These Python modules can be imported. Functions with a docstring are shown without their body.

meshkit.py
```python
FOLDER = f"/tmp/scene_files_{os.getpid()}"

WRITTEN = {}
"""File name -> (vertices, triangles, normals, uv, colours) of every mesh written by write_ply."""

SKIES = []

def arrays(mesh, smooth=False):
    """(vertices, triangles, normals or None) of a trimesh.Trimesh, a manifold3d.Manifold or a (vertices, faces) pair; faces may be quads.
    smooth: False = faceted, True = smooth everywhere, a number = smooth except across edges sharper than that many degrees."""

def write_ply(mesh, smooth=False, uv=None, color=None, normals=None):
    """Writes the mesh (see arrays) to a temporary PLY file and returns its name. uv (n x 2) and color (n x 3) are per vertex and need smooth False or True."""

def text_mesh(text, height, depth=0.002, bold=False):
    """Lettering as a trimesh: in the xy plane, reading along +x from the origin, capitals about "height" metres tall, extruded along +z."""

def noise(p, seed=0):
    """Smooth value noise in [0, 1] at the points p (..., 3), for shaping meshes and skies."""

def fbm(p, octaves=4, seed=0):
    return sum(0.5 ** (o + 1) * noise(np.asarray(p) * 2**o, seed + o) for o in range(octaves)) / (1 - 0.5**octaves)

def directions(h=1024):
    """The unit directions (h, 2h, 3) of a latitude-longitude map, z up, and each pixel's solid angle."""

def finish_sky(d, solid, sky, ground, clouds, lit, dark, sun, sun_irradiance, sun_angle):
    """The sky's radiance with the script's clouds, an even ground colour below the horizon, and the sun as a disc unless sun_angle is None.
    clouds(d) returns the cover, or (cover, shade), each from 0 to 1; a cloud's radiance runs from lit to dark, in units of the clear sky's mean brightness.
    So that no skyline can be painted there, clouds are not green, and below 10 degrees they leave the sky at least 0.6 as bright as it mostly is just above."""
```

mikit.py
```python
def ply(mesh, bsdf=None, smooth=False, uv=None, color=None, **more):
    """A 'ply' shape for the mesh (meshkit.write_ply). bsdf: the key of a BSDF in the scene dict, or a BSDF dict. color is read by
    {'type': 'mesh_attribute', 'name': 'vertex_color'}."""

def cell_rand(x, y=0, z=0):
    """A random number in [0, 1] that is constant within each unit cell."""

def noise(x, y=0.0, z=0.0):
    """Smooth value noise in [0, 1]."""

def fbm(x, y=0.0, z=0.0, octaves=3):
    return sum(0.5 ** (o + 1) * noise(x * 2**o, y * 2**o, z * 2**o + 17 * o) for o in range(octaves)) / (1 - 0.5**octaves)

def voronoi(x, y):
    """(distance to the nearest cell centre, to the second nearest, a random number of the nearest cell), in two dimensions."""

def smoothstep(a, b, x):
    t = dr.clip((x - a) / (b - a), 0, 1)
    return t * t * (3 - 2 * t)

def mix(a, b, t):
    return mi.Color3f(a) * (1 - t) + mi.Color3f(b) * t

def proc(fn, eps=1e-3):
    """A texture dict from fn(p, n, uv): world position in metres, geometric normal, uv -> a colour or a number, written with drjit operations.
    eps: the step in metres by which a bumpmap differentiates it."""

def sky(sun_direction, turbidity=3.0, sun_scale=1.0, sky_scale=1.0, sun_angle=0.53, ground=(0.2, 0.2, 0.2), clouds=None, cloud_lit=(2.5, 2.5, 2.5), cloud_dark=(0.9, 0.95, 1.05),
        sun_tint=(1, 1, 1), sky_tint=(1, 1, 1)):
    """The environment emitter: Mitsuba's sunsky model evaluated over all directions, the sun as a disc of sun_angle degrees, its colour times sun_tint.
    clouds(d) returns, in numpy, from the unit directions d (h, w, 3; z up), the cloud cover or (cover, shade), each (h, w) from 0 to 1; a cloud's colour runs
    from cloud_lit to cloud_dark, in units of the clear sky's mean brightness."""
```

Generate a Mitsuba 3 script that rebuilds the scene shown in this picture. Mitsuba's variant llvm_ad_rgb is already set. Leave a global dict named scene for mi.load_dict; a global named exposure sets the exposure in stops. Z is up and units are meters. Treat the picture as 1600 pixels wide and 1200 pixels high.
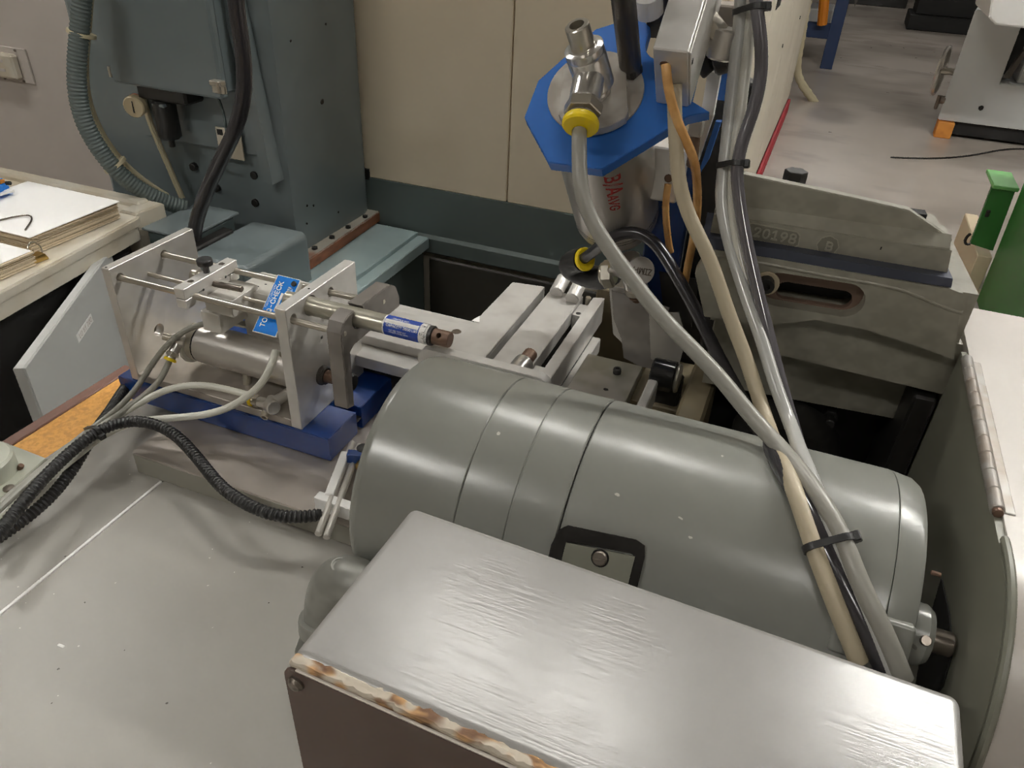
import math, random
import numpy as np, trimesh, mitsuba as mi, mikit, meshkit, drjit as dr
import manifold3d as m3
from mikit import proc, noise, fbm, voronoi, smoothstep, mix, cell_rand

random.seed(7); RNG = np.random.default_rng(7)
scene = {'type': 'scene'}
labels = {}
T4 = mi.ScalarTransform4f
V = lambda *a: np.array(a, float)

# ---------------------------------------------------------------- camera, lights, exposure
RIGHT = V(0.9270508, 0.3726464, 0.0413701)
DOWN = V(0.2387079, -0.5015285, -0.8315574)
FWD = V(-0.2891286, 0.7807713, -0.5538960)
EYE = V(0, 0, 1.5)
CAM = np.eye(4); CAM[:3, 0] = -RIGHT; CAM[:3, 1] = -DOWN; CAM[:3, 2] = FWD; CAM[:3, 3] = EYE
scene['camera'] = {'type': 'perspective', 'fov': math.degrees(2 * math.atan(800 / 1180)), 'fov_axis': 'x',
                   'near_clip': 0.02, 'far_clip': 100.0, 'to_world': T4(CAM)}
exposure = 1.45
LAMP = 16.0                    # radiance of the fluorescent tubes
LIGHTS = [(1.35, 2.75, 6.5, 'over the aisle to the right of the grinder'), (2.75, 2.75, 3.0, 'second from the grinder on the right'), (-.65, 1.95, 1.7, 'above the cross slide'), (-3.0, 1.4, 2.4, 'above the desk'),
          (-.6, 5.8, 1.0, 'above the cream enclosure'), (2.0, 5.8, .9, 'above the white machine'), (.3, 9.8, 1.0, 'above the blue workbench'), (2.2, 9.8, .9, 'right of the blue workbench'), (.3, 14, 1, 'far down the aisle'), (2.2, 14, 1, 'far down the aisle on the right'),
          (-1.9, -1.6, 2.6, 'behind the viewer on the left'), (1.0, -1.6, 1.2, 'behind the viewer on the right')]

# ---------------------------------------------------------------- materials
def lin(c):
    c = np.array(c, float) / 255
    return [float(x) for x in np.where(c < 0.04045, c / 12.92, ((c + 0.055) / 1.055) ** 2.4)]
def rgb(c): return {'type': 'rgb', 'value': lin(c)}
def mat(key, color, rough=0.5, metal=0.0, spec=0.5, coat=0.0, bump=None, rproc=None, **kw):
    b = {'type': 'principled', 'base_color': color if isinstance(color, dict) else rgb(color), 'roughness': rproc if rproc is not None else rough, 'metallic': metal, 'specular': spec}
    if coat: b['clearcoat'] = coat; b['clearcoat_gloss'] = 0.9
    b.update(kw)
    if bump is not None: b = {'type': 'bumpmap', 'arbitrary': bump[0], 'scale': bump[1], 'bsdf': b}
    scene['mat_' + key] = {'type': 'twosided', 'bsdf': b}
def M(key): return 'mat_' + key
def C3(c): return mi.Color3f(*lin(c))
def paint_tex(base, dark, light, s=70.0):
    """Flat paint with a faint mottle and sparse dark and pale chips."""
    def fn(p, n, uv):
        m = fbm(p.x * 9, p.y * 9, p.z * 9, 3)
        c = mix(C3(base) * 0.93, C3(base) * 1.06, m)
        d, _, r = voronoi(p.x * s + p.z * 31, p.y * s + p.z * 17)
        c = mix(c, C3(dark), dr.select((r > 0.982) & (d < 0.03 + 0.08 * noise(p.x * 300, p.y * 300, p.z * 300)), 0.85, 0.0))
        d, _, r = voronoi(p.x * s * 1.3 + 7 + p.z * 23, p.y * s * 1.3 + p.z * 41)
        return mix(c, C3(light), dr.select((r > 0.985) & (d < 0.02 + 0.09 * noise(p.x * 350, p.y * 350, p.z * 350)), 0.8, 0.0))
    return proc(fn)
def mottle(a, b, s=20.0, z=None, oct=3):
    return proc(lambda p, n, uv: mix(C3(a), C3(b), smoothstep(0.3, 0.7, fbm(p.x * s, p.y * s, p.z * (z or s), oct))))

mat('sheet', paint_tex((156, 153, 146), (60, 56, 50), (214, 212, 205)), 0.38, 0, 0.4)
mat('motor', paint_tex((126, 127, 121), (96, 94, 86), (196, 193, 184), 26.0), 0.27, 0, 0.5)
mat('castpaint', mottle((120, 117, 105), (130, 127, 115), 60), 0.42, 0, 0.5, bump=(proc(lambda p, n, uv: fbm(p.x * 160, p.y * 160, p.z * 160, 2)), 0.0012))
mat('boxtop', mottle((136, 134, 131), (144, 142, 139), 12), 0.25, 0, 0.5,
    bump=(proc(lambda p, n, uv: fbm(p.x * 36 + 6 * p.y, p.y * 800, p.z * 300, 2), 3e-4), 0.00008))
mat('covershade', (70, 54, 46), 0.5)  # darker than the box paint: shade on the front face put into the colour
mat('litedge', (196, 188, 180), 0.5)  # pale tone paints in the light caught by the cover's top edge
mat('rust', proc(lambda p, n, uv: mix(mix(C3((186, 146, 100)), C3((108, 80, 60)), smoothstep(0.35, 0.65, fbm(p.x * 60, p.y * 150, p.z * 90, 3))), C3((186, 176, 160)), smoothstep(0.38, 0.52, fbm(p.x * 50 + 9, p.y * 80, p.z * 60, 2)))), 0.8)
mat('screw', (120, 112, 104), 0.35, 0.9)
mat('darksteel', (84, 80, 76), 0.38, 0.9)
mat('blacksteel', (30, 29, 28), 0.45, 0.3)
mat('aluminium', mottle((202, 199, 194), (212, 209, 204), 40), 0.38, 0.45)
mat('brushed', mottle((192, 188, 181), (204, 200, 193), 30), 0.33, 0.5)
mat('platesteel', mottle((150, 143, 135), (164, 157, 149), 50), 0.4, 0.5)
mat('ground', mottle((184, 181, 177), (200, 198, 194), 25), 0.42, 0.45)
mat('bench_plate', mottle((150, 143, 136), (166, 158, 150), 18), 0.45, 0.55)
mat('bar_side', (128, 126, 116), 0.45)
mat('chrome', (214, 211, 206), 0.2, 0.85)
mat('nickel', (188, 182, 170), 0.24, 0.8)
mat('zinc', mottle((166, 162, 148), (182, 178, 164), 40), 0.3, 0.6)
mat('cylsteel', (200, 195, 189), 0.32, 0.7)
mat('brass', (190, 160, 100), 0.3, 1.0)
mat('bronze', (104, 82, 68), 0.45, 0.5)
mat('anodblue', (15, 46, 100), 0.32, 0.1, 0.6)
mat('blueplate', (38, 96, 172), 0.42, 0.1, 0.5)
mat('discsteel', mottle((186, 182, 175), (158, 150, 140), 45), 0.45, 0.35)
mat('labelblue', (8, 118, 210), 0.4)
mat('labelnavy', (30, 62, 150), 0.4)
mat('white', (232, 231, 228), 0.45)
mat('yellow', (244, 214, 24), 0.4)
mat('black', (16, 16, 16), 0.45)
mat('blackgloss', (18, 18, 18), 0.18)
mat('rubber', (22, 20, 18), 0.8, 0, 0.2)
mat('corr', (24, 24, 24), 0.38)
mat('redink', (170, 50, 50), 0.7)
mat('hosegray', (140, 138, 130), 0.4)
mat('hosetan', (172, 160, 136), 0.45)
mat('hoseorange', mottle((206, 160, 100), (186, 136, 78), 70), 0.45)
mat('hosewhite', (176, 176, 172), 0.22, 0, 0.6)
mat('hoseclear', (192, 190, 180), 0.16, 0, 0.7)
mat('hosesmoke', (84, 82, 86), 0.12, 0, 0.8)
mat('hoseblack', (34, 33, 36), 0.2, 0, 0.6)
mat('tubewhite', (214, 213, 202), 0.35)
mat('tubegray', (134, 133, 124), 0.4)
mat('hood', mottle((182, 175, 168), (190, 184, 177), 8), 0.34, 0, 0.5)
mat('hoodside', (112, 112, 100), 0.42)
mat('hinge', mottle((158, 155, 150), (144, 134, 124), 60), 0.4, 0.4)
mat('waysteel', (58, 62, 74), 0.38, 0.6)
mat('slotbrown', (104, 84, 72), 0.6, 0.2)
mat('greensteel', mottle((100, 110, 112), (107, 116, 118), 5), 0.36, 0, 0.5)
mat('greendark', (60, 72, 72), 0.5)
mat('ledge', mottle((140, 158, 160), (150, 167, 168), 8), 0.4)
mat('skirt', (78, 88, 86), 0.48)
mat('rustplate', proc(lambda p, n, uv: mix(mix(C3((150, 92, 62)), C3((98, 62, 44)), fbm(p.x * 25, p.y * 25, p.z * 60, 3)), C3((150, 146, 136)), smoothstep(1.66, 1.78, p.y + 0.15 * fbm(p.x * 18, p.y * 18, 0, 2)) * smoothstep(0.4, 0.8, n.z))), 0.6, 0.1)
mat('cream', mottle((210, 196, 172), (216, 203, 180), 2.5), 0.5, 0, 0.4)
mat('cabinet', mottle((192, 184, 168), (200, 192, 176), 2), 0.45)
mat('redtrim', (150, 24, 36), 0.5)
mat('wallpaint', mottle((192, 184, 177), (198, 190, 183), 2), 0.7)
mat('desk', mottle((206, 200, 186), (196, 186, 166), 12), 0.5)
mat('door', (186, 187, 184), 0.5)
mat('paper', (246, 245, 242), 0.8)
mat('pages', proc(lambda p, n, uv: mix(C3((214, 200, 174)), C3((150, 134, 110)), smoothstep(0.45, 0.75, noise(p.x * 3, p.y * 3, p.z * 900)))), 0.85)
mat('board', proc(lambda p, n, uv: mix(mix(C3((224, 166, 84)), C3((208, 148, 70)), smoothstep(0.3, 0.75, fbm(p.x * 260, p.y * 260, 0, 3))), C3((190, 130, 62)), 0.5 * smoothstep(0.62, 0.75, fbm(p.x * 120, p.y * 120, 3, 2)))), 0.55)
mat('boardedge', (112, 80, 68), 0.5)
mat('knobpaint', (176, 178, 164), 0.42)
mat('castgrey', mottle((128, 128, 122), (142, 142, 136), 40), 0.4, 0.3)
mat('lightgrey_m', (188, 185, 178), 0.45)
mat('toolblock', mottle((136, 134, 122), (160, 156, 150), 30), 0.4, 0.5)
mat('scuffed', mottle((166, 162, 158), (138, 133, 128), 30), 0.3, 0.5)
mat('darkplate', mottle((116, 111, 106), (126, 121, 116), 40), 0.42, 0.4)
mat('castletter_lit', (134, 131, 118), 0.45)  # lighter than the casting, painting in light on the raised letters
mat('castshade', (106, 103, 91), 0.6)  # darker tone paints in the shade round the raised letters
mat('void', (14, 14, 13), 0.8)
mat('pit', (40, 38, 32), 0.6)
mat('oilpan', (116, 106, 84), 0.4)
mat('gauge', (232, 216, 180), 0.5)
mat('orange', (214, 92, 48), 0.5)
mat('woodblock', mottle((206, 136, 60), (180, 110, 44), 12), 0.6)
mat('handleorange', (196, 118, 30), 0.5)
mat('whitemachine', (196, 198, 198), 0.42)
mat('lightgrey', (214, 213, 210), 0.45)
mat('greenpaint', (34, 88, 34), 0.42)
mat('greenlight', (92, 150, 84), 0.4)
mat('navy', (20, 42, 78), 0.45)
mat('skid', (190, 176, 150), 0.6)
mat('conduit', (196, 186, 156), 0.5)
def floor_tex(p, n, uv):
    m = fbm(p.x * 0.9, p.y * 1.3, 0, 4); s = fbm(p.x * 2.0 + 5, p.y * 3.4, 0, 4)
    c = mix(C3((140, 132, 124)), C3((166, 157, 149)), smoothstep(0.3, 0.7, m))
    c = mix(c, C3((122, 112, 106)), 0.45 * smoothstep(0.52, 0.75, s))
    d, _, r = voronoi(p.x * 0.8, p.y * 0.5)
    c = mix(c, C3((96, 88, 84)), dr.select(r > 0.72, smoothstep(0.28, 0.1, d + 0.1 * s), 0.0) * 0.6)
    d, _, r = voronoi(p.x * 9, p.y * 9)
    return mix(c, C3((70, 64, 60)), dr.select((r > 0.985) & (d < 0.12), 0.7, 0.0))
mat('floor', proc(floor_tex), 0.28, 0, 0.45)
mat('ceiling', (175, 172, 166), 0.9)
mat('farwall', (165, 160, 152), 0.9)

# ---------------------------------------------------------------- mesh helpers
def unit(v): v = np.asarray(v, float); return v / np.linalg.norm(v)
def frame(z, x=None):
    z = unit(z); x = np.asarray(x if x is not None else ([1, 0, 0] if abs(z[0]) < 0.9 else [0, 1, 0]), float)
    x = unit(x - z * (x @ z)); return np.stack([x, np.cross(z, x), z])
def cat(*ms): return trimesh.util.concatenate([m for m in ms])
def tm(man):
    m = man.to_mesh(); return trimesh.Trimesh(m.vert_properties[:, :3], m.tri_verts, process=False)
def man(t): return m3.Manifold(m3.Mesh(np.asarray(t.vertices, np.float32), np.asarray(t.faces, np.uint32)))
def hull(pts): return trimesh.Trimesh(np.asarray(pts, float)).convex_hull if False else trimesh.convex.convex_hull(np.asarray(pts, float))
def box(x0, x1, y0, y1, z0, z1, b=0.0015, n=1):
    """A box with rounded (n > 1) or chamfered edges."""
    lo, hi = np.minimum([x0, y0, z0], [x1, y1, z1]), np.maximum([x0, y0, z0], [x1, y1, z1])
    b = min(b, 0.49 * (hi - lo).min())
    pts = []
    for s in np.ndindex(2, 2, 2):
        c = np.where(s, hi - b, lo + b); g = np.where(s, 1, -1)
        if n == 1:
            for k in range(3): q = c.copy(); q[k] += g[k] * b; pts.append(q)
        else:
            for i in range(n + 1):
                for j in range(n + 1):
                    a, e = i / n * math.pi / 2, j / n * math.pi / 2
                    pts.append(c + g * b * V(math.cos(a) * math.cos(e), math.sin(a) * math.cos(e), math.sin(e)))
    return hull(pts)
def place(mesh, F, o):
    """Local (x, y, z) axes = rows of F at the origin o."""
    m = mesh.copy(); m.vertices = np.asarray(m.vertices) @ np.asarray(F) + np.asarray(o); return m
def rotz(mesh, deg, o=(0, 0, 0)):
    a = math.radians(deg); F = [[math.cos(a), math.sin(a), 0], [-math.sin(a), math.cos(a), 0], [0, 0, 1]]
    m = mesh.copy(); m.vertices = (np.asarray(m.vertices) - o) @ np.array(F) + o; return m
def lathe(prof, p0, axis, n=48, x=None, squash=None):
    """Revolves [(radius, height), ...] about the axis from p0."""
    F = frame(axis, x); prof = np.asarray(prof, float); k = len(prof)
    a = np.arange(n) / n * 2 * math.pi
    ring = np.stack([np.cos(a), np.sin(a)], 1)
    v = np.concatenate([np.column_stack([ring * max(r, 1e-6), np.full(n, h)]) for r, h in prof])
    f = []
    for i in range(k - 1):
        j = np.arange(n); j2 = (j + 1) % n
        f.append(np.column_stack([i * n + j, i * n + j2, (i + 1) * n + j2])); f.append(np.column_stack([i * n + j, (i + 1) * n + j2, (i + 1) * n + j]))
    v = np.vstack([v, [[0, 0, prof[0, 1]], [0, 0, prof[-1, 1]]]]); j = np.arange(n); j2 = (j + 1) % n
    f.append(np.column_stack([np.full(n, k * n), j2, j])); f.append(np.column_stack([np.full(n, k * n + 1), (k - 1) * n + j, (k - 1) * n + j2]))
    return trimesh.Trimesh(v @ F + np.asarray(p0, float), np.vstack(f), process=False)
def cyl(p0, p1, r, n=28, c=None, x=None):
    p0, p1 = V(*p0), V(*p1); L = np.linalg.norm(p1 - p0); c = min(0.15 * r if c is None else c, 0.4 * L)
    prof = [(r - c, 0), (r, c), (r, L - c), (r - c, L)] if c else [(r, 0), (r, L)]
    return lathe(prof, p0, p1 - p0, n, x)
def pipe(p0, p1, r, ri, n=32):
    p0, p1 = V(*p0), V(*p1); L = np.linalg.norm(p1 - p0)
    return lathe([(ri, L * .3), (ri, 0), (r - .0006, 0), (r, .0006), (r, L - .0006), (r - .0006, L), (ri, L), (ri, L * .7)], p0, p1 - p0, n)
def hexn(p0, p1, r, x=None): return cyl(p0, p1, r, 6, 0.06 * r, x)
def spline(pts, step=0.006):
    from scipy.interpolate import CubicSpline
    p = np.asarray(pts, float); s = np.r_[0, np.cumsum(np.linalg.norm(np.diff(p, axis=0), axis=1))]
    cs = CubicSpline(s, p); n = max(int(s[-1] / step), 4)
    q = cs(np.linspace(0, s[-1], n)); 
    return q
def smoothpath(pts, step=0.006, sig=3):
    from scipy.ndimage import gaussian_filter1d
    q = spline(pts, step)
    g = gaussian_filter1d(q, sig, axis=0, mode='nearest'); g[0], g[-1] = q[0], q[-1]; return g
def tube(path, r, n=14, prof=None):
    """A round tube along the points; prof(s) gives the radius along its length."""
    p = np.asarray(path, float); t = np.gradient(p, axis=0); t /= np.linalg.norm(t, axis=1, keepdims=True)
    s = np.r_[0, np.cumsum(np.linalg.norm(np.diff(p, axis=0), axis=1))]
    u = np.cross(t[0], [0.3, 0.2, 0.9]); u /= np.linalg.norm(u); rings = []
    a = np.arange(n) / n * 2 * math.pi
    for i in range(len(p)):
        u = u - t[i] * (u @ t[i]); u /= np.linalg.norm(u); w = np.cross(t[i], u)
        rr = r if prof is None else prof(s[i])
        rings.append(p[i] + rr * (np.cos(a)[:, None] * u + np.sin(a)[:, None] * w))
    v = np.concatenate(rings); f = []; j = np.arange(n); j2 = (j + 1) % n
    for i in range(len(p) - 1):
        f.append(np.column_stack([i * n + j, i * n + j2, (i + 1) * n + j2])); f.append(np.column_stack([i * n + j, (i + 1) * n + j2, (i + 1) * n + j]))
    k = len(v); v = np.vstack([v, [p[0], p[-1]]]); e = (len(p) - 1) * n
    f.append(np.column_stack([np.full(n, k), j2, j])); f.append(np.column_stack([np.full(n, k + 1), e + j, e + j2]))
    return trimesh.Trimesh(v, np.vstack(f), process=False)
def poly(pts, holes=()): return m3.CrossSection([np.asarray(pts, float)] + [np.asarray(h, float)[::-1] for h in holes], m3.FillRule.EvenOdd)
def circ(x, y, r, n=32): a = np.arange(n) / n * 2 * math.pi; return np.column_stack([x + r * np.cos(a), y + r * np.sin(a)])
def stadium(x0, x1, y, r, n=12):
    a = np.linspace(math.pi / 2, 3 * math.pi / 2, n); b = np.linspace(-math.pi / 2, math.pi / 2, n)
    return np.vstack([np.column_stack([x0 + r * np.cos(a), y + r * np.sin(a)]), np.column_stack([x1 + r * np.cos(b), y + r * np.sin(b)])])
def prism(pts, h0, h1, F=np.eye(3), o=(0, 0, 0), holes=(), ch=0.0):
    """Extrudes a polygon (local x, y) from h0 to h1 along local z, with a small chamfer of both rims."""
    cs = poly(pts, holes); h0, h1 = min(h0, h1), max(h0, h1)
    if ch:
        inner = cs.offset(-ch, m3.JoinType.Miter)
        layers = [(inner, h0, h1), (cs, h0 + ch, h1 - ch)]
        for k in (1, 2): layers.append((cs.offset(-ch * k / 3, m3.JoinType.Miter), h0 + ch * (1 - k / 3), h1 - ch * (1 - k / 3)))
        mm = m3.Manifold.batch_boolean([c.extrude(b - a).translate([0, 0, a]) for c, a, b in layers], m3.OpType.Add)
    else: mm = cs.extrude(h1 - h0).translate([0, 0, h0])
    m = tm(mm)
    return place(m, np.asarray(F), o)
def minus(a, *bs):
    r = man(a)
    for b in bs: r = r - man(b)
    return tm(r)
def text(s, h, F, o, depth=0.0006, center=False, bold=False):
    m = meshkit.text_mesh(s, h, depth, bold)
    if center: m.apply_translation([-m.extents[0] / 2 - m.bounds[0][0], -h / 2, 0])
    return place(m, F, o)
def noised(m, amp, s, seed=0):
    m = m.copy(); v = np.asarray(m.vertices); m.vertices = v + (meshkit.noise(v * s, seed)[:, None] - 0.5) * amp; return m

# ---------------------------------------------------------------- naming
USED = {}
def numbered(k):
    USED[k] = USED.get(k, 0) + 1
    return k if USED[k] == 1 else f'{k}_{USED[k] - 1:03d}'
def thing(name, label, category, group=None):
    k = numbered(name); labels[k] = {'label': label, 'category': category}
    if group: labels[k]['group'] = group
    return k
def part(parent, name, mesh, m, smooth=30, label=None, kind=None):
    k = numbered(parent + '__' + name)
    scene[k] = mikit.ply(mesh, M(m), smooth)
    if label: labels.setdefault(k, {})['label'] = label
    if kind: labels.setdefault(k, {})['kind'] = kind
    return k
def solo(name, mesh, m, label, category, group=None, smooth=30):
    k = thing(name, label, category, group); scene[k] = mikit.ply(mesh, M(m), smooth); return k
def struct(name, mesh, m, smooth=30):
    k = numbered(name); scene[k] = mikit.ply(mesh, M(m), smooth); labels[k] = {'kind': 'structure'}; return k
I3 = np.eye(3)
XZ = V([1, 0, 0], [0, 0, 1], [0, -1, 0])      # local x, y = world x, z; outward normal -y
YZ = V([0, 1, 0], [0, 0, 1], [1, 0, 0])       # local x, y = world y, z; outward normal +x

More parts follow.
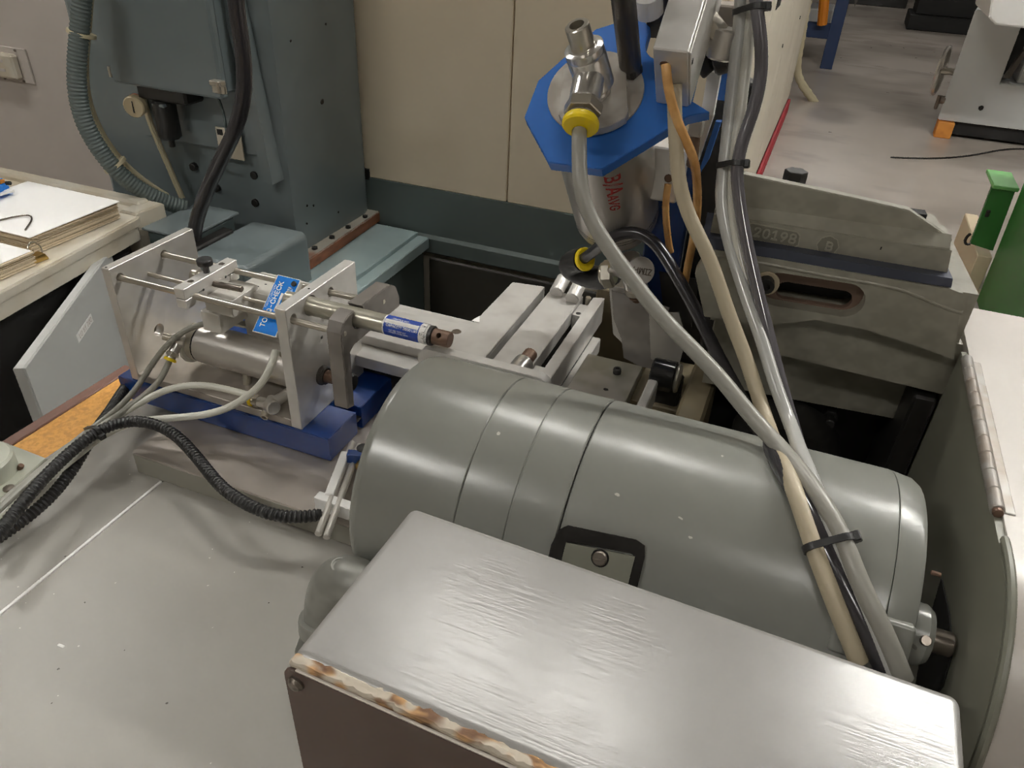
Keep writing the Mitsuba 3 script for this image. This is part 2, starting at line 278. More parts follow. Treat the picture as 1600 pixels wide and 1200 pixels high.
# centre lines of hoses, tubes and cables
HOSES = {
    'gray': [[-0.2089, 0.7161, 1.3011], [-0.2032, 0.7006, 1.2924], [-0.1969, 0.6857, 1.2766], [-0.1906, 0.6757, 1.257], [-0.1843, 0.6714, 1.2457], [-0.1742, 0.6674, 1.2329], [-0.1506, 0.6604, 1.2103], [-0.1236, 0.6523, 1.1881], [-0.0969, 0.6434, 1.1679], [-0.0698, 0.6347, 1.1513], [-0.0428, 0.6256, 1.1369], [-0.02, 0.6162, 1.1241], [0.0039, 0.603, 1.1095], [0.0309, 0.5865, 1.0976], [0.0581, 0.5483, 1.0988], [0.0839, 0.51, 1.0945], [0.1019, 0.484, 1.0839], [0.112, 0.4678, 1.0731], [0.1312, 0.4507, 1.0566], [0.1532, 0.4341, 1.0307], [0.1581, 0.4312, 1.0242]],
    'black': [[-0.2495, 0.932, 1.0732], [-0.225, 0.9089, 1.104], [-0.2049, 0.8888, 1.1289], [-0.1818, 0.8895, 1.1425], [-0.1585, 0.885, 1.1419], [-0.1299, 0.869, 1.125], [-0.1077, 0.8511, 1.1083], [-0.0857, 0.831, 1.0925], [-0.0411, 0.7822, 1.0589], [-0.0105, 0.7469, 1.0396], [0.0178, 0.7102, 1.0255], [0.0398, 0.5596, 1.0944], [0.0652, 0.5148, 1.09], [0.0881, 0.4851, 1.077], [0.1153, 0.4572, 1.0537], [0.1455, 0.4372, 1.0224]],
    'tan': [[-0.1344, 0.7729, 1.3431], [-0.1298, 0.7683, 1.3207], [-0.1228, 0.7621, 1.2936], [-0.1163, 0.7558, 1.2696], [-0.1077, 0.7497, 1.2481], [-0.0898, 0.7417, 1.2205], [-0.0739, 0.7359, 1.2024], [-0.0522, 0.7243, 1.1724], [-0.031, 0.7096, 1.1408], [-0.0113, 0.6963, 1.1156], [0.0056, 0.68, 1.093], [0.0231, 0.6533, 1.075], [0.0405, 0.5694, 1.0945], [0.0589, 0.52, 1.0938], [0.0769, 0.4844, 1.0799], [0.091, 0.4653, 1.066], [0.113, 0.4443, 1.0416], [0.1273, 0.4346, 1.0233]],
    'orange': [[-0.1433, 0.7595, 1.3628], [-0.1403, 0.7571, 1.3544], [-0.137, 0.7541, 1.3416], [-0.1291, 0.7571, 1.3232], [-0.119, 0.7601, 1.3039], [-0.1065, 0.7631, 1.2863], [-0.1003, 0.7831, 1.2592], [-0.097, 0.8048, 1.2257], [-0.096, 0.8222, 1.1945], [-0.0978, 0.8405, 1.1566], [-0.1005, 0.859, 1.1116], [-0.1014, 0.8671, 1.0888]],
    'orange2': [[-0.1446, 0.892, 1.2069], [-0.1447, 0.891, 1.1938], [-0.1443, 0.8896, 1.1783], [-0.138, 0.8886, 1.1594], [-0.1337, 0.8867, 1.1402], [-0.127, 0.8855, 1.125]],
    'white': [[-0.1033, 0.8713, 1.4324], [-0.096, 0.864, 1.4052], [-0.0907, 0.8516, 1.366], [-0.0857, 0.8369, 1.3259], [-0.0807, 0.8226, 1.2912], [-0.0766, 0.8087, 1.261], [-0.0724, 0.7947, 1.2332], [-0.0637, 0.7846, 1.2137], [-0.051, 0.7724, 1.1922], [-0.0315, 0.7521, 1.1649], [-0.0129, 0.7302, 1.1424], [0.0024, 0.712, 1.1257], [0.0252, 0.6789, 1.0978], [0.0448, 0.6519, 1.0788], [0.0586, 0.5819, 1.0915], [0.0726, 0.5323, 1.0958], [0.0889, 0.4977, 1.0866], [0.1106, 0.4701, 1.07], [0.1299, 0.4506, 1.0503], [0.1507, 0.435, 1.0242]],
    'clear': [[-0.093, 0.8725, 1.4331], [-0.0862, 0.8645, 1.406], [-0.0809, 0.8533, 1.3727], [-0.0766, 0.8404, 1.3388], [-0.0721, 0.826, 1.3046], [-0.0674, 0.8098, 1.2701], [-0.0616, 0.7956, 1.2416], [-0.0534, 0.7831, 1.2161], [-0.0426, 0.7698, 1.1913], [-0.0266, 0.7543, 1.165], [-0.0054, 0.7342, 1.1348]],
    'smoke': [[-0.0885, 0.8529, 1.4348], [-0.0764, 0.8442, 1.4004], [-0.0687, 0.8389, 1.3818], [-0.0626, 0.8329, 1.3628], [-0.0593, 0.8251, 1.3406], [-0.0596, 0.8162, 1.3178], [-0.0625, 0.8085, 1.3003], [-0.0642, 0.8006, 1.2829], [-0.0628, 0.7929, 1.2656], [-0.0558, 0.7846, 1.246], [-0.0446, 0.7732, 1.2212], [-0.0294, 0.758, 1.1916], [-0.0115, 0.7398, 1.1602], [0.0068, 0.7198, 1.1302], [0.0249, 0.6968, 1.1023], [0.0372, 0.6808, 1.0848], [0.0489, 0.6656, 1.0694], [0.0604, 0.6495, 1.0543]],
    'corr_front': [[-0.4274, 0.5333, 0.872], [-0.4465, 0.5187, 0.872], [-0.473, 0.5068, 0.875], [-0.5074, 0.5054, 0.878], [-0.5515, 0.5148, 0.88], [-0.5971, 0.5355, 0.882], [-0.6365, 0.5535, 0.886], [-0.6715, 0.5652, 0.89], [-0.699, 0.5676, 0.893], [-0.7271, 0.5637, 0.893], [-0.7496, 0.553, 0.89], [-0.7617, 0.5275, 0.888], [-0.764, 0.4986, 0.885], [-0.7599, 0.4605, 0.882], [-0.7494, 0.4194, 0.88], [-0.7375, 0.3834, 0.878], [-0.7229, 0.3431, 0.876]],
    'corr_back': [[-0.8472, 0.6793, 0.87], [-0.8334, 0.6479, 0.87], [-0.8186, 0.6153, 0.87], [-0.8041, 0.5811, 0.868], [-0.7935, 0.5506, 0.866], [-0.7842, 0.5176, 0.856], [-0.7745, 0.4802, 0.846], [-0.7673, 0.4385, 0.84], [-0.7667, 0.4103, 0.838], [-0.7701, 0.3782, 0.836], [-0.7701, 0.3537, 0.836]],
    'tubeA': [[-0.5727, 0.6667, 0.985], [-0.5693, 0.6501, 0.972], [-0.5741, 0.6401, 0.957], [-0.5849, 0.6353, 0.942], [-0.6001, 0.6296, 0.928], [-0.6226, 0.6216, 0.91], [-0.6379, 0.6077, 0.905], [-0.6608, 0.5967, 0.9], [-0.6893, 0.5862, 0.895], [-0.718, 0.5756, 0.89], [-0.7521, 0.568, 0.878], [-0.7733, 0.5478, 0.868], [-0.7779, 0.5037, 0.862], [-0.7754, 0.4527, 0.86], [-0.7658, 0.3995, 0.858], [-0.7574, 0.3599, 0.858]],
    'tubeB': [[-0.6103, 0.6488, 0.915], [-0.6327, 0.6483, 0.915], [-0.6616, 0.6399, 0.92], [-0.6874, 0.6328, 0.92], [-0.7054, 0.6224, 0.918], [-0.7265, 0.6136, 0.91], [-0.7446, 0.6009, 0.9], [-0.7594, 0.5848, 0.89], [-0.7758, 0.565, 0.88], [-0.7835, 0.5329, 0.873], [-0.7849, 0.4923, 0.868], [-0.779, 0.4487, 0.866], [-0.7686, 0.396, 0.865], [-0.7633, 0.3673, 0.865]],
    'tubeC': [[-0.7478, 0.6543, 0.929], [-0.7422, 0.6365, 0.922], [-0.7398, 0.6213, 0.915], [-0.7476, 0.6032, 0.905], [-0.7601, 0.5864, 0.893], [-0.7704, 0.5663, 0.884], [-0.7759, 0.5385, 0.88], [-0.7803, 0.5007, 0.876], [-0.777, 0.4498, 0.874], [-0.7681, 0.394, 0.872], [-0.7617, 0.3646, 0.872]],
    'tubeD': [[-0.6646, 0.7377, 0.96], [-0.6691, 0.722, 0.975], [-0.6816, 0.7119, 0.98], [-0.7049, 0.6944, 0.98], [-0.7238, 0.6772, 0.975], [-0.7429, 0.6639, 0.96], [-0.7589, 0.6515, 0.94], [-0.7686, 0.6345, 0.92], [-0.7774, 0.6178, 0.9], [-0.7807, 0.5945, 0.888], [-0.7876, 0.5705, 0.878], [-0.7908, 0.5402, 0.874], [-0.7908, 0.4983, 0.87], [-0.7863, 0.4467, 0.868], [-0.7813, 0.3987, 0.867], [-0.7769, 0.3748, 0.867]],
    'bigconduit': [[-1.6345, 1.4543, 1.2685], [-1.6462, 1.4446, 1.2288], [-1.6622, 1.4294, 1.1609], [-1.6767, 1.412, 1.0912], [-1.6842, 1.3984, 1.0193], [-1.6803, 1.3953, 0.9516], [-1.6682, 1.4023, 0.8994], [-1.6473, 1.4173, 0.8429], [-1.6187, 1.4417, 0.793], [-1.58, 1.4786, 0.7496], [-1.539, 1.5207, 0.7196]],
    'bigconduit2': [[-1.6543, 1.4917, 1.2642], [-1.6678, 1.4827, 1.2097], [-1.6848, 1.4679, 1.1397], [-1.6981, 1.4531, 1.0749], [-1.7037, 1.4428, 0.9928], [-1.6944, 1.447, 0.9218], [-1.6739, 1.4624, 0.8549], [-1.6428, 1.4898, 0.7955], [-1.6015, 1.5279, 0.7409]],
    'blackcable': [[-1.1931, 1.4395, 1.3026], [-1.2027, 1.442, 1.2471], [-1.2074, 1.4477, 1.1762], [-1.2133, 1.4479, 1.109], [-1.2216, 1.4423, 1.0607], [-1.2432, 1.433, 1.0027], [-1.2903, 1.4277, 0.9302], [-1.3354, 1.4181, 0.8602], [-1.3712, 1.4085, 0.7952], [-1.3951, 1.4013, 0.7428], [-1.4118, 1.3986, 0.6795]],
    'gaugecable': [[-1.7154, 1.6281, 0.9872], [-1.7058, 1.6177, 0.9402], [-1.6878, 1.6102, 0.8842], [-1.6649, 1.6049, 0.8272], [-1.6405, 1.5985, 0.7695], [-1.6145, 1.5909, 0.7112]],
    'beigeconduit': [[-0.2809, 6.8733, 0.9627], [-0.2802, 6.9659, 0.8228], [-0.2792, 7.0552, 0.6765], [-0.2679, 7.1405, 0.5246], [-0.2655, 7.2359, 0.338], [-0.2484, 7.2876, 0.2292], [-0.1737, 7.3479, 0.1226], [-0.0277, 7.4436, -0.0339]],
}

# ---------------------------------------------------------------- the hall
struct('floor', box(-5.2, 9, -4, 22, -0.1, 0, 0), 'floor', False)
struct('ceiling', box(-5.2, 9, -4, 22, 3.9, 4.0, 0), 'ceiling', False)
struct('wall_left', box(-5.3, -5.2, -4, 22, 0, 3.9, 0), 'farwall', False)
struct('wall_right', box(9, 9.1, -4, 22, 0, 3.9, 0), 'farwall', False)
struct('wall_far', box(-5.2, 9, 22, 22.1, 0, 3.9, 0), 'farwall', False)
struct('wall_near', box(-5.2, 9, -4.1, -4, 0, 3.9, 0), 'farwall', False)
struct('wall_partition', box(-5.2, -2.795, 2.4, 2.5, 0, 2.9, 0.004), 'wallpaint', False)
scene['mat_tube_glow'] = {'type': 'diffuse', 'reflectance': rgb((200, 200, 200))}
def ceiling_light(x, y, label, s=1.0, z=3.55):
    t = thing('ceiling_light', label, 'ceiling light', 'fluorescent fixtures under the hall ceiling')
    part(t, 'housing', cat(prism([(-.13, .06), (.13, .06), (.16, 0), (.155, 0), (.125, .054), (-.125, .054), (-.155, 0), (-.16, 0)], -.64, .64, V([0, 1, 0], [0, 0, 1], [1, 0, 0]), (x, y, z)),
                           box(x - .63, x + .63, y - .02, y + .02, z + .06, 3.9)), 'white')
    for dy in (-.07, .07):
        k = numbered(t + '__tube')
        scene[k] = mikit.ply(cyl((x - .6, y + dy, z + .015), (x + .6, y + dy, z + .015), .016, 10), 'mat_tube_glow', True,
                             emitter={'type': 'area', 'radiance': {'type': 'rgb', 'value': [LAMP * s, LAMP * s * .98, LAMP * s * .93]}})
for x, y, s, where in LIGHTS: ceiling_light(x, y, 'open two tube fluorescent ceiling fixture ' + where, s)

# wall socket plate
t = thing('outlet_box', 'beige surface mounted outlet box with a flanged plate on the grey wall', 'outlet')
part(t, 'flange', box(-3.52, -3.115, 2.39, 2.399, .695, .835, .002), 'wallpaint')
part(t, 'cover', box(-3.50, -3.165, 2.355, 2.39, .712, .812, .008), 'desk')
for z in (.747, .783): part(t, 'slot_label', box(-3.34, -3.22, 2.3535, 2.356, z - .006, z + .006, .0004), 'wallpaint')
for x, z in ((-3.28, .703), (-3.17, .703), (-3.28, .826), (-3.17, .826)): part(t, 'screw', cyl((x, 2.39, z), (x, 2.384, z), .005, 10), 'screw')

# ---------------------------------------------------------------- cream machine enclosure at the back and its long side along the aisle
t = thing('machine_enclosure', 'long cream machine enclosure behind the grinder with red foot strip along the aisle', 'machine')
XL, XR, YF, YB = -1.30, -.25, 2.05, 6.9
for x0, x1 in ((XL, -.808), (-.804, XR)): part(t, 'front_panel', box(x0, x1, YF, YF + .03, .692, 2.3, .003), 'cream')
part(t, 'body', box(XL, XR - .012, YF + .03, YB, .1, 2.3, .002), 'cabinet')
ys = [2.07, 3.32, 4.55, 5.75, 6.895]
for i, (a, b) in enumerate(zip(ys, ys[1:])):
    part(t, 'side_panel', box(XR - .012, XR, a + .004, b - .004, .13, 2.28, .003), 'cabinet')
    for yy, zz in ((b - .12, .85),): part(t, 'panel_screw', cyl((XR, yy, zz), (XR + .004, yy, zz), .010, 10), 'blacksteel')
part(t, 'vent_slot', box(XR - .001, XR + .003, 3.45, 3.62, 1.12, 1.34, .001), 'void')
part(t, 'foot_strip', cat(box(XR - .004, XR + .02, 2.3, YB, .0, .10, .006)), 'redtrim')
part(t, 'skirt', prism([(0, .692), (.03, .692), (.03, .49), (.0, .475), (-.012, .485), (-.012, .53), (0, .54)], XL, -.60, V([0, 1, 0], [0, 0, 1], [1, 0, 0]), (0, YF - .004, 0)), 'skirt')
part(t, 'skirt_edge', prism([(-.62, .692), (-.36, .70), (-.36, .60), (-.60, .49)], 0, .03, XZ, (0, YF + .02, 0)), 'skirt')
part(t, 'corner_gasket', box(-1.30, -1.278, YF - .006, YF + .004, .685, .72, .002), 'blacksteel')

# ---------------------------------------------------------------- sump between the two machines, its shade put into a dark tray
t = thing('shade_tray', 'dark tray added for the shaded sump between grinder bed and cream enclosure', 'hollow')
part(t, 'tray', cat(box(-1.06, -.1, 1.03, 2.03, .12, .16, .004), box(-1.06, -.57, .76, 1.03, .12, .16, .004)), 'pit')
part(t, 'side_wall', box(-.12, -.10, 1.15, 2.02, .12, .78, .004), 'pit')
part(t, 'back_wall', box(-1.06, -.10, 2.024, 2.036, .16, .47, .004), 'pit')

# ---------------------------------------------------------------- grey green column machine
t = thing('machine_column', 'grey green cast machine column bolted to a rusty flange plate behind the steel fixture', 'machine column')
XC, Y0, Y1 = -1.28, 1.64, 2.04
col = [(-2.05, Y0 + .10), (-1.95, Y0 + .02), (XC - .06, Y0), (XC - .03, Y0 + .004), (XC - .008, Y0 + .018), (XC, Y0 + .05), (XC, Y1 - .03), (XC - .01, Y1), (-2.05, Y1)]
part(t, 'body', prism(col, .585, 2.4), 'greensteel', 25)
part(t, 'flange_plate', prism([(-1.62, Y0 - .03), (XC + .035, Y0 - .03), (XC + .045, Y0 - .02), (XC + .03, Y1 + .04), (-1.62, Y1 + .04)], .55, .585, ch=.003), 'rustplate')
for y in (1.70, 1.79, 1.88, 1.98): part(t, 'flange_bolt', hexn((XC + .018, y, .585), (XC + .018, y, .592), .009), 'blacksteel')
for y, z in ((1.83, .970), (1.72, 1.14), (1.88, 1.16), (1.86, .64), (1.70, .66), (1.71, .71), (1.64 + .1, .70)):
    part(t, 'plug', cyl((XC - .002, y, z), (XC + .002, y, z), .0075 if (y, z) == (1.83, .970) else .0032, 12), 'blacksteel')
part(t, 'access_panel', box(-1.74, -1.36, Y0 - .012, Y0 + .02, .86, 1.5, .003), 'greensteel')
part(t, 'front_rib', prism([(-1.41, 1.55), (-1.36, 1.55), (-1.30, .80), (-1.33, .80)], 0, .06, XZ, (0, Y0 + .02, 0)), 'greensteel')
for x, z in ((-1.39, .80), (-1.60, .79), (-1.40, .72), (-1.53, .74)): part(t, 'bolt_hole', cyl((x, Y0 + .012, z), (x, Y0 - .006, z), .011, 12), 'blacksteel')
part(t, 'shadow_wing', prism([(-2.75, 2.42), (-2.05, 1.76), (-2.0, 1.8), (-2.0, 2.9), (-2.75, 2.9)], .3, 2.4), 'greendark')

t = thing('column_pedestal', 'grey green machine base with pale top ledge in front of the sump', 'machine base')
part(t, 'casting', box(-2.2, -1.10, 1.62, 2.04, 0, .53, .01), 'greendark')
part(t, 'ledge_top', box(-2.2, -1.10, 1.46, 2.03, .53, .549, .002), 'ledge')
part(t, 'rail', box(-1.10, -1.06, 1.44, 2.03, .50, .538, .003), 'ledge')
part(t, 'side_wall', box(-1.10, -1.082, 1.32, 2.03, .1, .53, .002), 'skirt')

t = thing('electrical_box', 'blue grey electrical enclosure with steel door clips on the machine column', 'electrical box')
part(t, 'body', box(-1.70, -1.37, 1.56, 1.63, 1.03, 1.7, .006), 'greensteel')
part(t, 'door', box(-1.715, -1.362, 1.535, 1.56, 1.022, 1.7, .006), 'greensteel')
for x, z in ((-1.40, 1.06), (-1.40, 1.33)):
    part(t, 'clip', cat(box(x + .015, x + .055, 1.528, 1.536, z - .022, z - .002, .002), box(x + .025, x + .06, 1.51, 1.53, z, z + .012, .002), cyl((x + .05, 1.512, z - .015), (x + .05, 1.512, z + .012), .006, 10)), 'nickel')
part(t, 'hinge_pin', cyl((-1.718, 1.54, 1.035), (-1.718, 1.54, 1.06), .005, 8), 'nickel')

t = thing('air_regulator', 'black air filter regulator with round dial gauge under the electrical box', 'air regulator')
part(t, 'bowl', cat(cyl((-1.60, 1.58, .885), (-1.60, 1.58, .985), .030, 20, .006), cyl((-1.60, 1.58, .862), (-1.60, 1.58, .886), .008, 10)), 'black')
part(t, 'head', box(-1.66, -1.50, 1.555, 1.625, .985, 1.035, .006), 'blacksteel')
part(t, 'clip', box(-1.615, -1.575, 1.552, 1.57, .972, .98, .002), 'greensteel')
g = part(t, 'gauge', lathe([(.0, 0), (.026, 0), (.028, .003), (.028, .02), (.025, .024), (0, .024)][::-1][::-1], (-1.672, 1.56, .968), (.35, -1, -.1), 28), 'gauge')
part(g, 'needle', place(prism([(-.002, -.014), (.002, -.014), (.001, .016), (-.001, .016)], .0242, .0252), np.stack([unit(V(1, .35, 0)), unit(V(.1, -.1, 1)), unit(V(.35, -1, -.1))]) , (-1.672, 1.56, .968)), 'black')
part(t, 'fitting', cat(cyl((-1.70, 1.585, .972), (-1.675, 1.575, .972), .012, 12), box(-1.712, -1.694, 1.575, 1.595, .957, .985, .003)), 'orange')
t = thing('warning_tag', 'small pale printed tag with cable ties below the electrical box', 'tag')
part(t, 'card', box(-1.475, -1.395, 1.615, 1.62, .845, .925, .001), 'desk')
part(t, 'printed_block', cat(box(-1.47, -1.452, 1.6135, 1.6155, .905, .92, .0003), box(-1.438, -1.40, 1.6135, 1.6155, .90, .915, .0003)), 'blacksteel')
solo('tag_wire', tube(smoothpath([(-1.44, 1.60, 1.02), (-1.41, 1.585, .95), (-1.415, 1.58, .88), (-1.44, 1.59, .835), (-1.50, 1.61, .832)]), .0035, 8), 'greendark', 'thin dark wire looping past the pale tag on the column', 'wire')
t = thing('motor_housing', 'dark grey green housing box at the foot of the machine column', 'machine housing')
part(t, 'box', cat(box(-1.532, -1.40, 1.365, 1.55, .53, .715, .008)), 'greendark')
part(t, 'lid', box(-1.536, -1.392, 1.357, 1.56, .715, .722, .002), 'greensteel')
t = thing('grey_housing', 'rounded grey green housing to the right of the dark housing box', 'machine housing')
part(t, 'box', box(-1.385, -1.20, 1.33, 1.60, .45, .69, .02, 3), 'greensteel')
part(t, 'black_end', box(-1.40, -1.365, 1.34, 1.50, .50, .70, .004), 'blacksteel')
solo('ribbed_conduit', tube(smoothpath(HOSES['bigconduit'], .0015, 8), .022, 16, lambda s: .0215 + .0010 * math.sin(s * 2 * math.pi / .009)), 'skirt', 'thick blue grey ribbed conduit hanging in front of the grey wall', 'conduit')
solo('pale_cable', tube(smoothpath(HOSES['bigconduit2']), .007, 10), 'conduit', 'pale cable tied alongside the thick blue grey conduit', 'cable')
for i, (a, b) in enumerate(((2, 2), (7, 6))):
    p, q = V(*HOSES['bigconduit'][a]), V(*HOSES['bigconduit2'][b]); d = unit(V(*HOSES['bigconduit'][a + 1]) - V(*HOSES['bigconduit'][a - 1]))
    solo('cable_tie', lathe([(.030, -.004), (.032, -.004), (.032, .004), (.030, .004), (.030, -.004)], (p + (q - p) * .25), d, 24), 'conduit', ('pale cable tie high on the blue grey conduit', 'pale cable tie low on the bend of the blue grey conduit')[i], 'cable tie')
solo('black_cable', tube(smoothpath(HOSES['blackcable']), .0175, 16), 'hoseblack', 'thick black cable hanging down past the right side of the electrical box', 'cable')
solo('thin_cable', tube(smoothpath(HOSES['gaugecable']), .008, 10), 'conduit', 'thin tan cable running down left of the dial gauge', 'cable')

# ---------------------------------------------------------------- desk, papers
t = thing('desk', 'worn cream steel desk end with drawer recess holding the paper stacks', 'desk')
dk = [(-1.536, 1.355), (-1.44, .66), (-2.6, .62), (-2.6, 1.41), (-1.575, 1.41)]
part(t, 'top', prism(dk, .725, .75, ch=.004), 'desk')
part(t, 'apron', prism([(-1.540, 1.352), (-1.446, .66), (-1.466, .66), (-1.560, 1.352)], .690, .726, ch=.002), 'desk')
part(t, 'end_rail', box(-2.6, -1.58, 1.405, 1.445, .70, .765, .006), 'desk')
part(t, 'leg', prism([(-1.60, 1.36), (-1.548, 1.36), (-1.54, 1.45), (-1.60, 1.45)], 0, .757, ch=.004), 'desk')
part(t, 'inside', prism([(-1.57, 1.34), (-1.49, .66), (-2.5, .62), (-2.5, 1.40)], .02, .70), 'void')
t = thing('drawer_front', 'pale grey drawer front standing open below the desk edge with a small sticker', 'drawer front')
A_, B_ = V(-1.268, .782), V(-1.54, 1.256); d_ = unit(B_ - A_); n_ = V(d_[1], -d_[0])
DF = V([d_[0], d_[1], 0], [0, 0, 1], [n_[0], n_[1], 0])
part(t, 'panel', prism([(0, .34), (np.linalg.norm(B_ - A_), .34), (np.linalg.norm(B_ - A_), .70), (0, .70)], -.022, 0, DF, (A_[0], A_[1], 0), ch=.003), 'door')
part(t, 'sticker', prism([(.235, .615), (.335, .615), (.335, .635), (.235, .635)], 0, .0008, DF, (A_[0], A_[1], 0)), 'white', label='small white printed sticker')
part(t, 'sticker_print', text('LO 86 700', .012, DF, V(A_[0], A_[1], 0) + DF[0] * .247 + DF[1] * .619 + DF[2] * .0008, .0004), 'wallpaint')
def sheetstack(x0, x1, y0, y1, z0, z1, n, key, m_page, bend=0.0, yaw=0.0):
    ms = []
    for i in range(n):
        a, b = z0 + (z1 - z0) * i / n, z0 + (z1 - z0) * (i + .86) / n
        j = RNG.normal(0, .0025, 4)
        m = box(x0 + j[0], x1 + j[1], y0 + j[2], y1 + j[3], a, b, .0004); m = m.subdivide() if False else m
        ms.append(m)
    return cat(*ms)
t = thing('binder_stack', 'thick stack of white pages lying at the right end of the cream desk', 'papers')
part(t, 'page_block', sheetstack(-1.86, -1.566, 1.08, 1.33, .752, .793, 14, 0, 0), 'pages', False)
part(t, 'top_sheet', box(-1.87, -1.560, 1.075, 1.335, .7935, .7955, .0005), 'paper')
t = thing('paper_stack', 'lower stack of loose pages at the left edge of the desk', 'papers')
part(t, 'page_block', sheetstack(-1.80, -1.52, .82, 1.045, .752, .782, 10, 0, 0), 'pages', False)
part(t, 'top_sheet', box(-1.80, -1.522, .825, 1.045, .7825, .784, .0004), 'paper')
t = thing('binder_clip', 'brass coloured binder clip on the desk edge between the two paper stacks', 'binder clip')
part(t, 'body', prism([(-.018, 0), (.018, 0), (.012, .014), (-.012, .014)], -.012, .012, V([.1, .99, 0], [0, 0, 1], [.99, -.1, 0]), (-1.535, 1.062, .752)), 'brass')
part(t, 'wire_handle', tube(spline([(-1.532, 1.05, .766), (-1.536, 1.048, .786), (-1.538, 1.060, .794), (-1.538, 1.072, .788), (-1.532, 1.074, .766)], .003), .0016, 6), 'nickel')
solo('wire_loop', tube(spline([(-1.70, 1.06, .797), (-1.69, 1.12, .799), (-1.66, 1.16, .80), (-1.62, 1.13, .799), (-1.60, 1.10, .797)], .004), .002, 6), 'screw', 'thin bent wire loop on the white pages', 'wire')
t = thing('snack_wrapper', 'crumpled blue foil wrapper on the white top page', 'wrapper')
w = trimesh.creation.box((.09, .12, .02)); w = w.subdivide().subdivide().subdivide(); w.apply_translation((-1.86, 1.19, .812)); 
part(t, 'foil', noised(noised(w, .02, 28, 1), .010, 70, 2), 'labelblue')
part(t, 'torn_edge', noised(box(-1.83, -1.805, 1.13, 1.25, .806, .812, .001).subdivide().subdivide(), .006, 60, 3), 'white')
part(t, 'printed_top', noised(box(-1.90, -1.835, 1.20, 1.25, .822, .830, .001).subdivide().subdivide(), .006, 60, 5), 'handleorange')
solo('pen', cyl((-1.93, 1.26, .801), (-1.865, 1.285, .806), .005, 10), 'black', 'black pen end beside the blue wrapper on the pages', 'pen')

# ---------------------------------------------------------------- machines along the aisle
t = thing('white_machine', 'white painted grinding machine standing on wooden blocks across the aisle', 'machine')
part(t, 'base', prism([(.862, 6.72), (1.95, 6.72), (1.95, 7.3), (.955, 7.3)], .12, .42, ch=.008), 'whitemachine')
part(t, 'column', prism([(.862, 6.72), (1.18, 6.72), (1.19, 7.3), (.955, 7.3)], .40, .878, ch=.008), 'whitemachine')
part(t, 'saddle', box(1.30, 1.95, 6.80, 7.4, .42, .56, .01), 'whitemachine')
part(t, 'head', prism([(.84, .92), (.89, .885), (1.38, .87), (1.40, .95), (1.40, 1.3), (.76, 1.3)], 0, .8, XZ, (0, 6.66, 0), ch=.01), 'lightgrey')
part(t, 'dark_recess', box(1.18, 1.27, 6.86, 7.2, .46, .86, .004), 'void')
part(t, 'ram', cat(box(1.32, 1.60, 6.75, 7.2, .55, .80, .02), box(1.40, 1.47, 6.62, 6.76, .48, .64, .01)), 'lightgrey')
part(t, 'rib', prism([(1.18, .47), (1.22, .47), (1.30, .80), (1.28, .80)], 0, .05, XZ, (0, 6.70, 0)), 'darksteel')
part(t, 'tap_hole', cyl((1.12, 6.721, .24), (1.12, 6.712, .24), .018, 12), 'blacksteel')
part(t, 'plinth_gap', box(.97, 1.95, 6.76, 7.5, .02, .12, .004), 'void')
hw = part(t, 'handwheel', lathe([(.155, -.012), (.17, -.014), (.178, 0), (.17, .014), (.155, .012)] + [(.155, -.012)], (.78, 6.76, .455), (1, -.25, 0), 36), 'chrome')
for k in range(3): a = k * 2.094; part(hw, 'spoke', cyl((.78, 6.76, .455), (.78 + .04 * math.cos(a), 6.76 + .155 * math.cos(a), .455 + .155 * math.sin(a)), .010, 8), 'chrome')
part(t, 'wheel_shaft', cyl((.77, 6.76, .455), (.875, 6.78, .455), .026, 12), 'nickel')
part(t, 'side_knob', cat(cyl((.835, 6.74, .26), (.87, 6.74, .26), .03, 12), cyl((.825, 6.74, .19), (.825, 6.74, .29), .014, 8)), 'screw')
t = solo('wood_block', box(.87, .985, 6.68, 6.80, 0, .115, .004), 'woodblock', 'orange brown wooden block under the corner of the white machine', 'wood block')
solo('power_cord', tube(smoothpath([(.55, 5.9, .004), (.80, 6.0, .004), (1.05, 6.2, .004), (1.28, 6.5, .006), (1.38, 6.62, .008), (1.6, 6.68, .008)], .05), .006, 6), 'blacksteel', 'thin dark cord trailing across the concrete floor to the white machine', 'cord')
solo('black_cabinet', cat(box(.87, 1.9, 12.8, 13.6, .0, .19, .01), box(.93, 1.9, 12.9, 13.6, .19, .95, .01)), 'void', 'low black plinth of a cabinet far down the aisle', 'cabinet')
solo('dark_cabinet', box(.02, .95, 15.4, 16.6, 0, .7, .01), 'blacksteel', 'black cabinet at the far end of the aisle', 'cabinet')
t = thing('green_lever', 'pale green machine arm reaching in above the white machine', 'machine arm')
part(t, 'arm', cyl((1.38, 6.25, .84), (2.0, 6.3, .81), .068, 20, .02), 'greenlight')
t = thing('green_machine', 'dark green machine cabinet standing at the right edge of the aisle', 'machine')
part(t, 'cabinet', prism([(.865, .02), (1.6, .02), (1.6, 1.1), (.842, 1.1)], 0, .9, XZ, (0, 3.62, 0), ch=.008), 'greenpaint')
part(t, 'door', prism([(.765, .25), (.86, .235), (.85, .50), (.76, .505)], 0, .03, XZ, (0, 3.70, 0), ch=.003), 'greenpaint')
part(t, 'shelf', box(.76, .86, 3.66, 3.90, .503, .520, .003), 'greenlight')
part(t, 'hook', tube(spline([(.765, 3.67, .25), (.745, 3.67, .25), (.742, 3.67, .28), (.752, 3.67, .295)], .005), .006, 6), 'blacksteel')
part(t, 'hinge', box(.775, .79, 3.662, 3.672, .38, .41, .002), 'blacksteel')
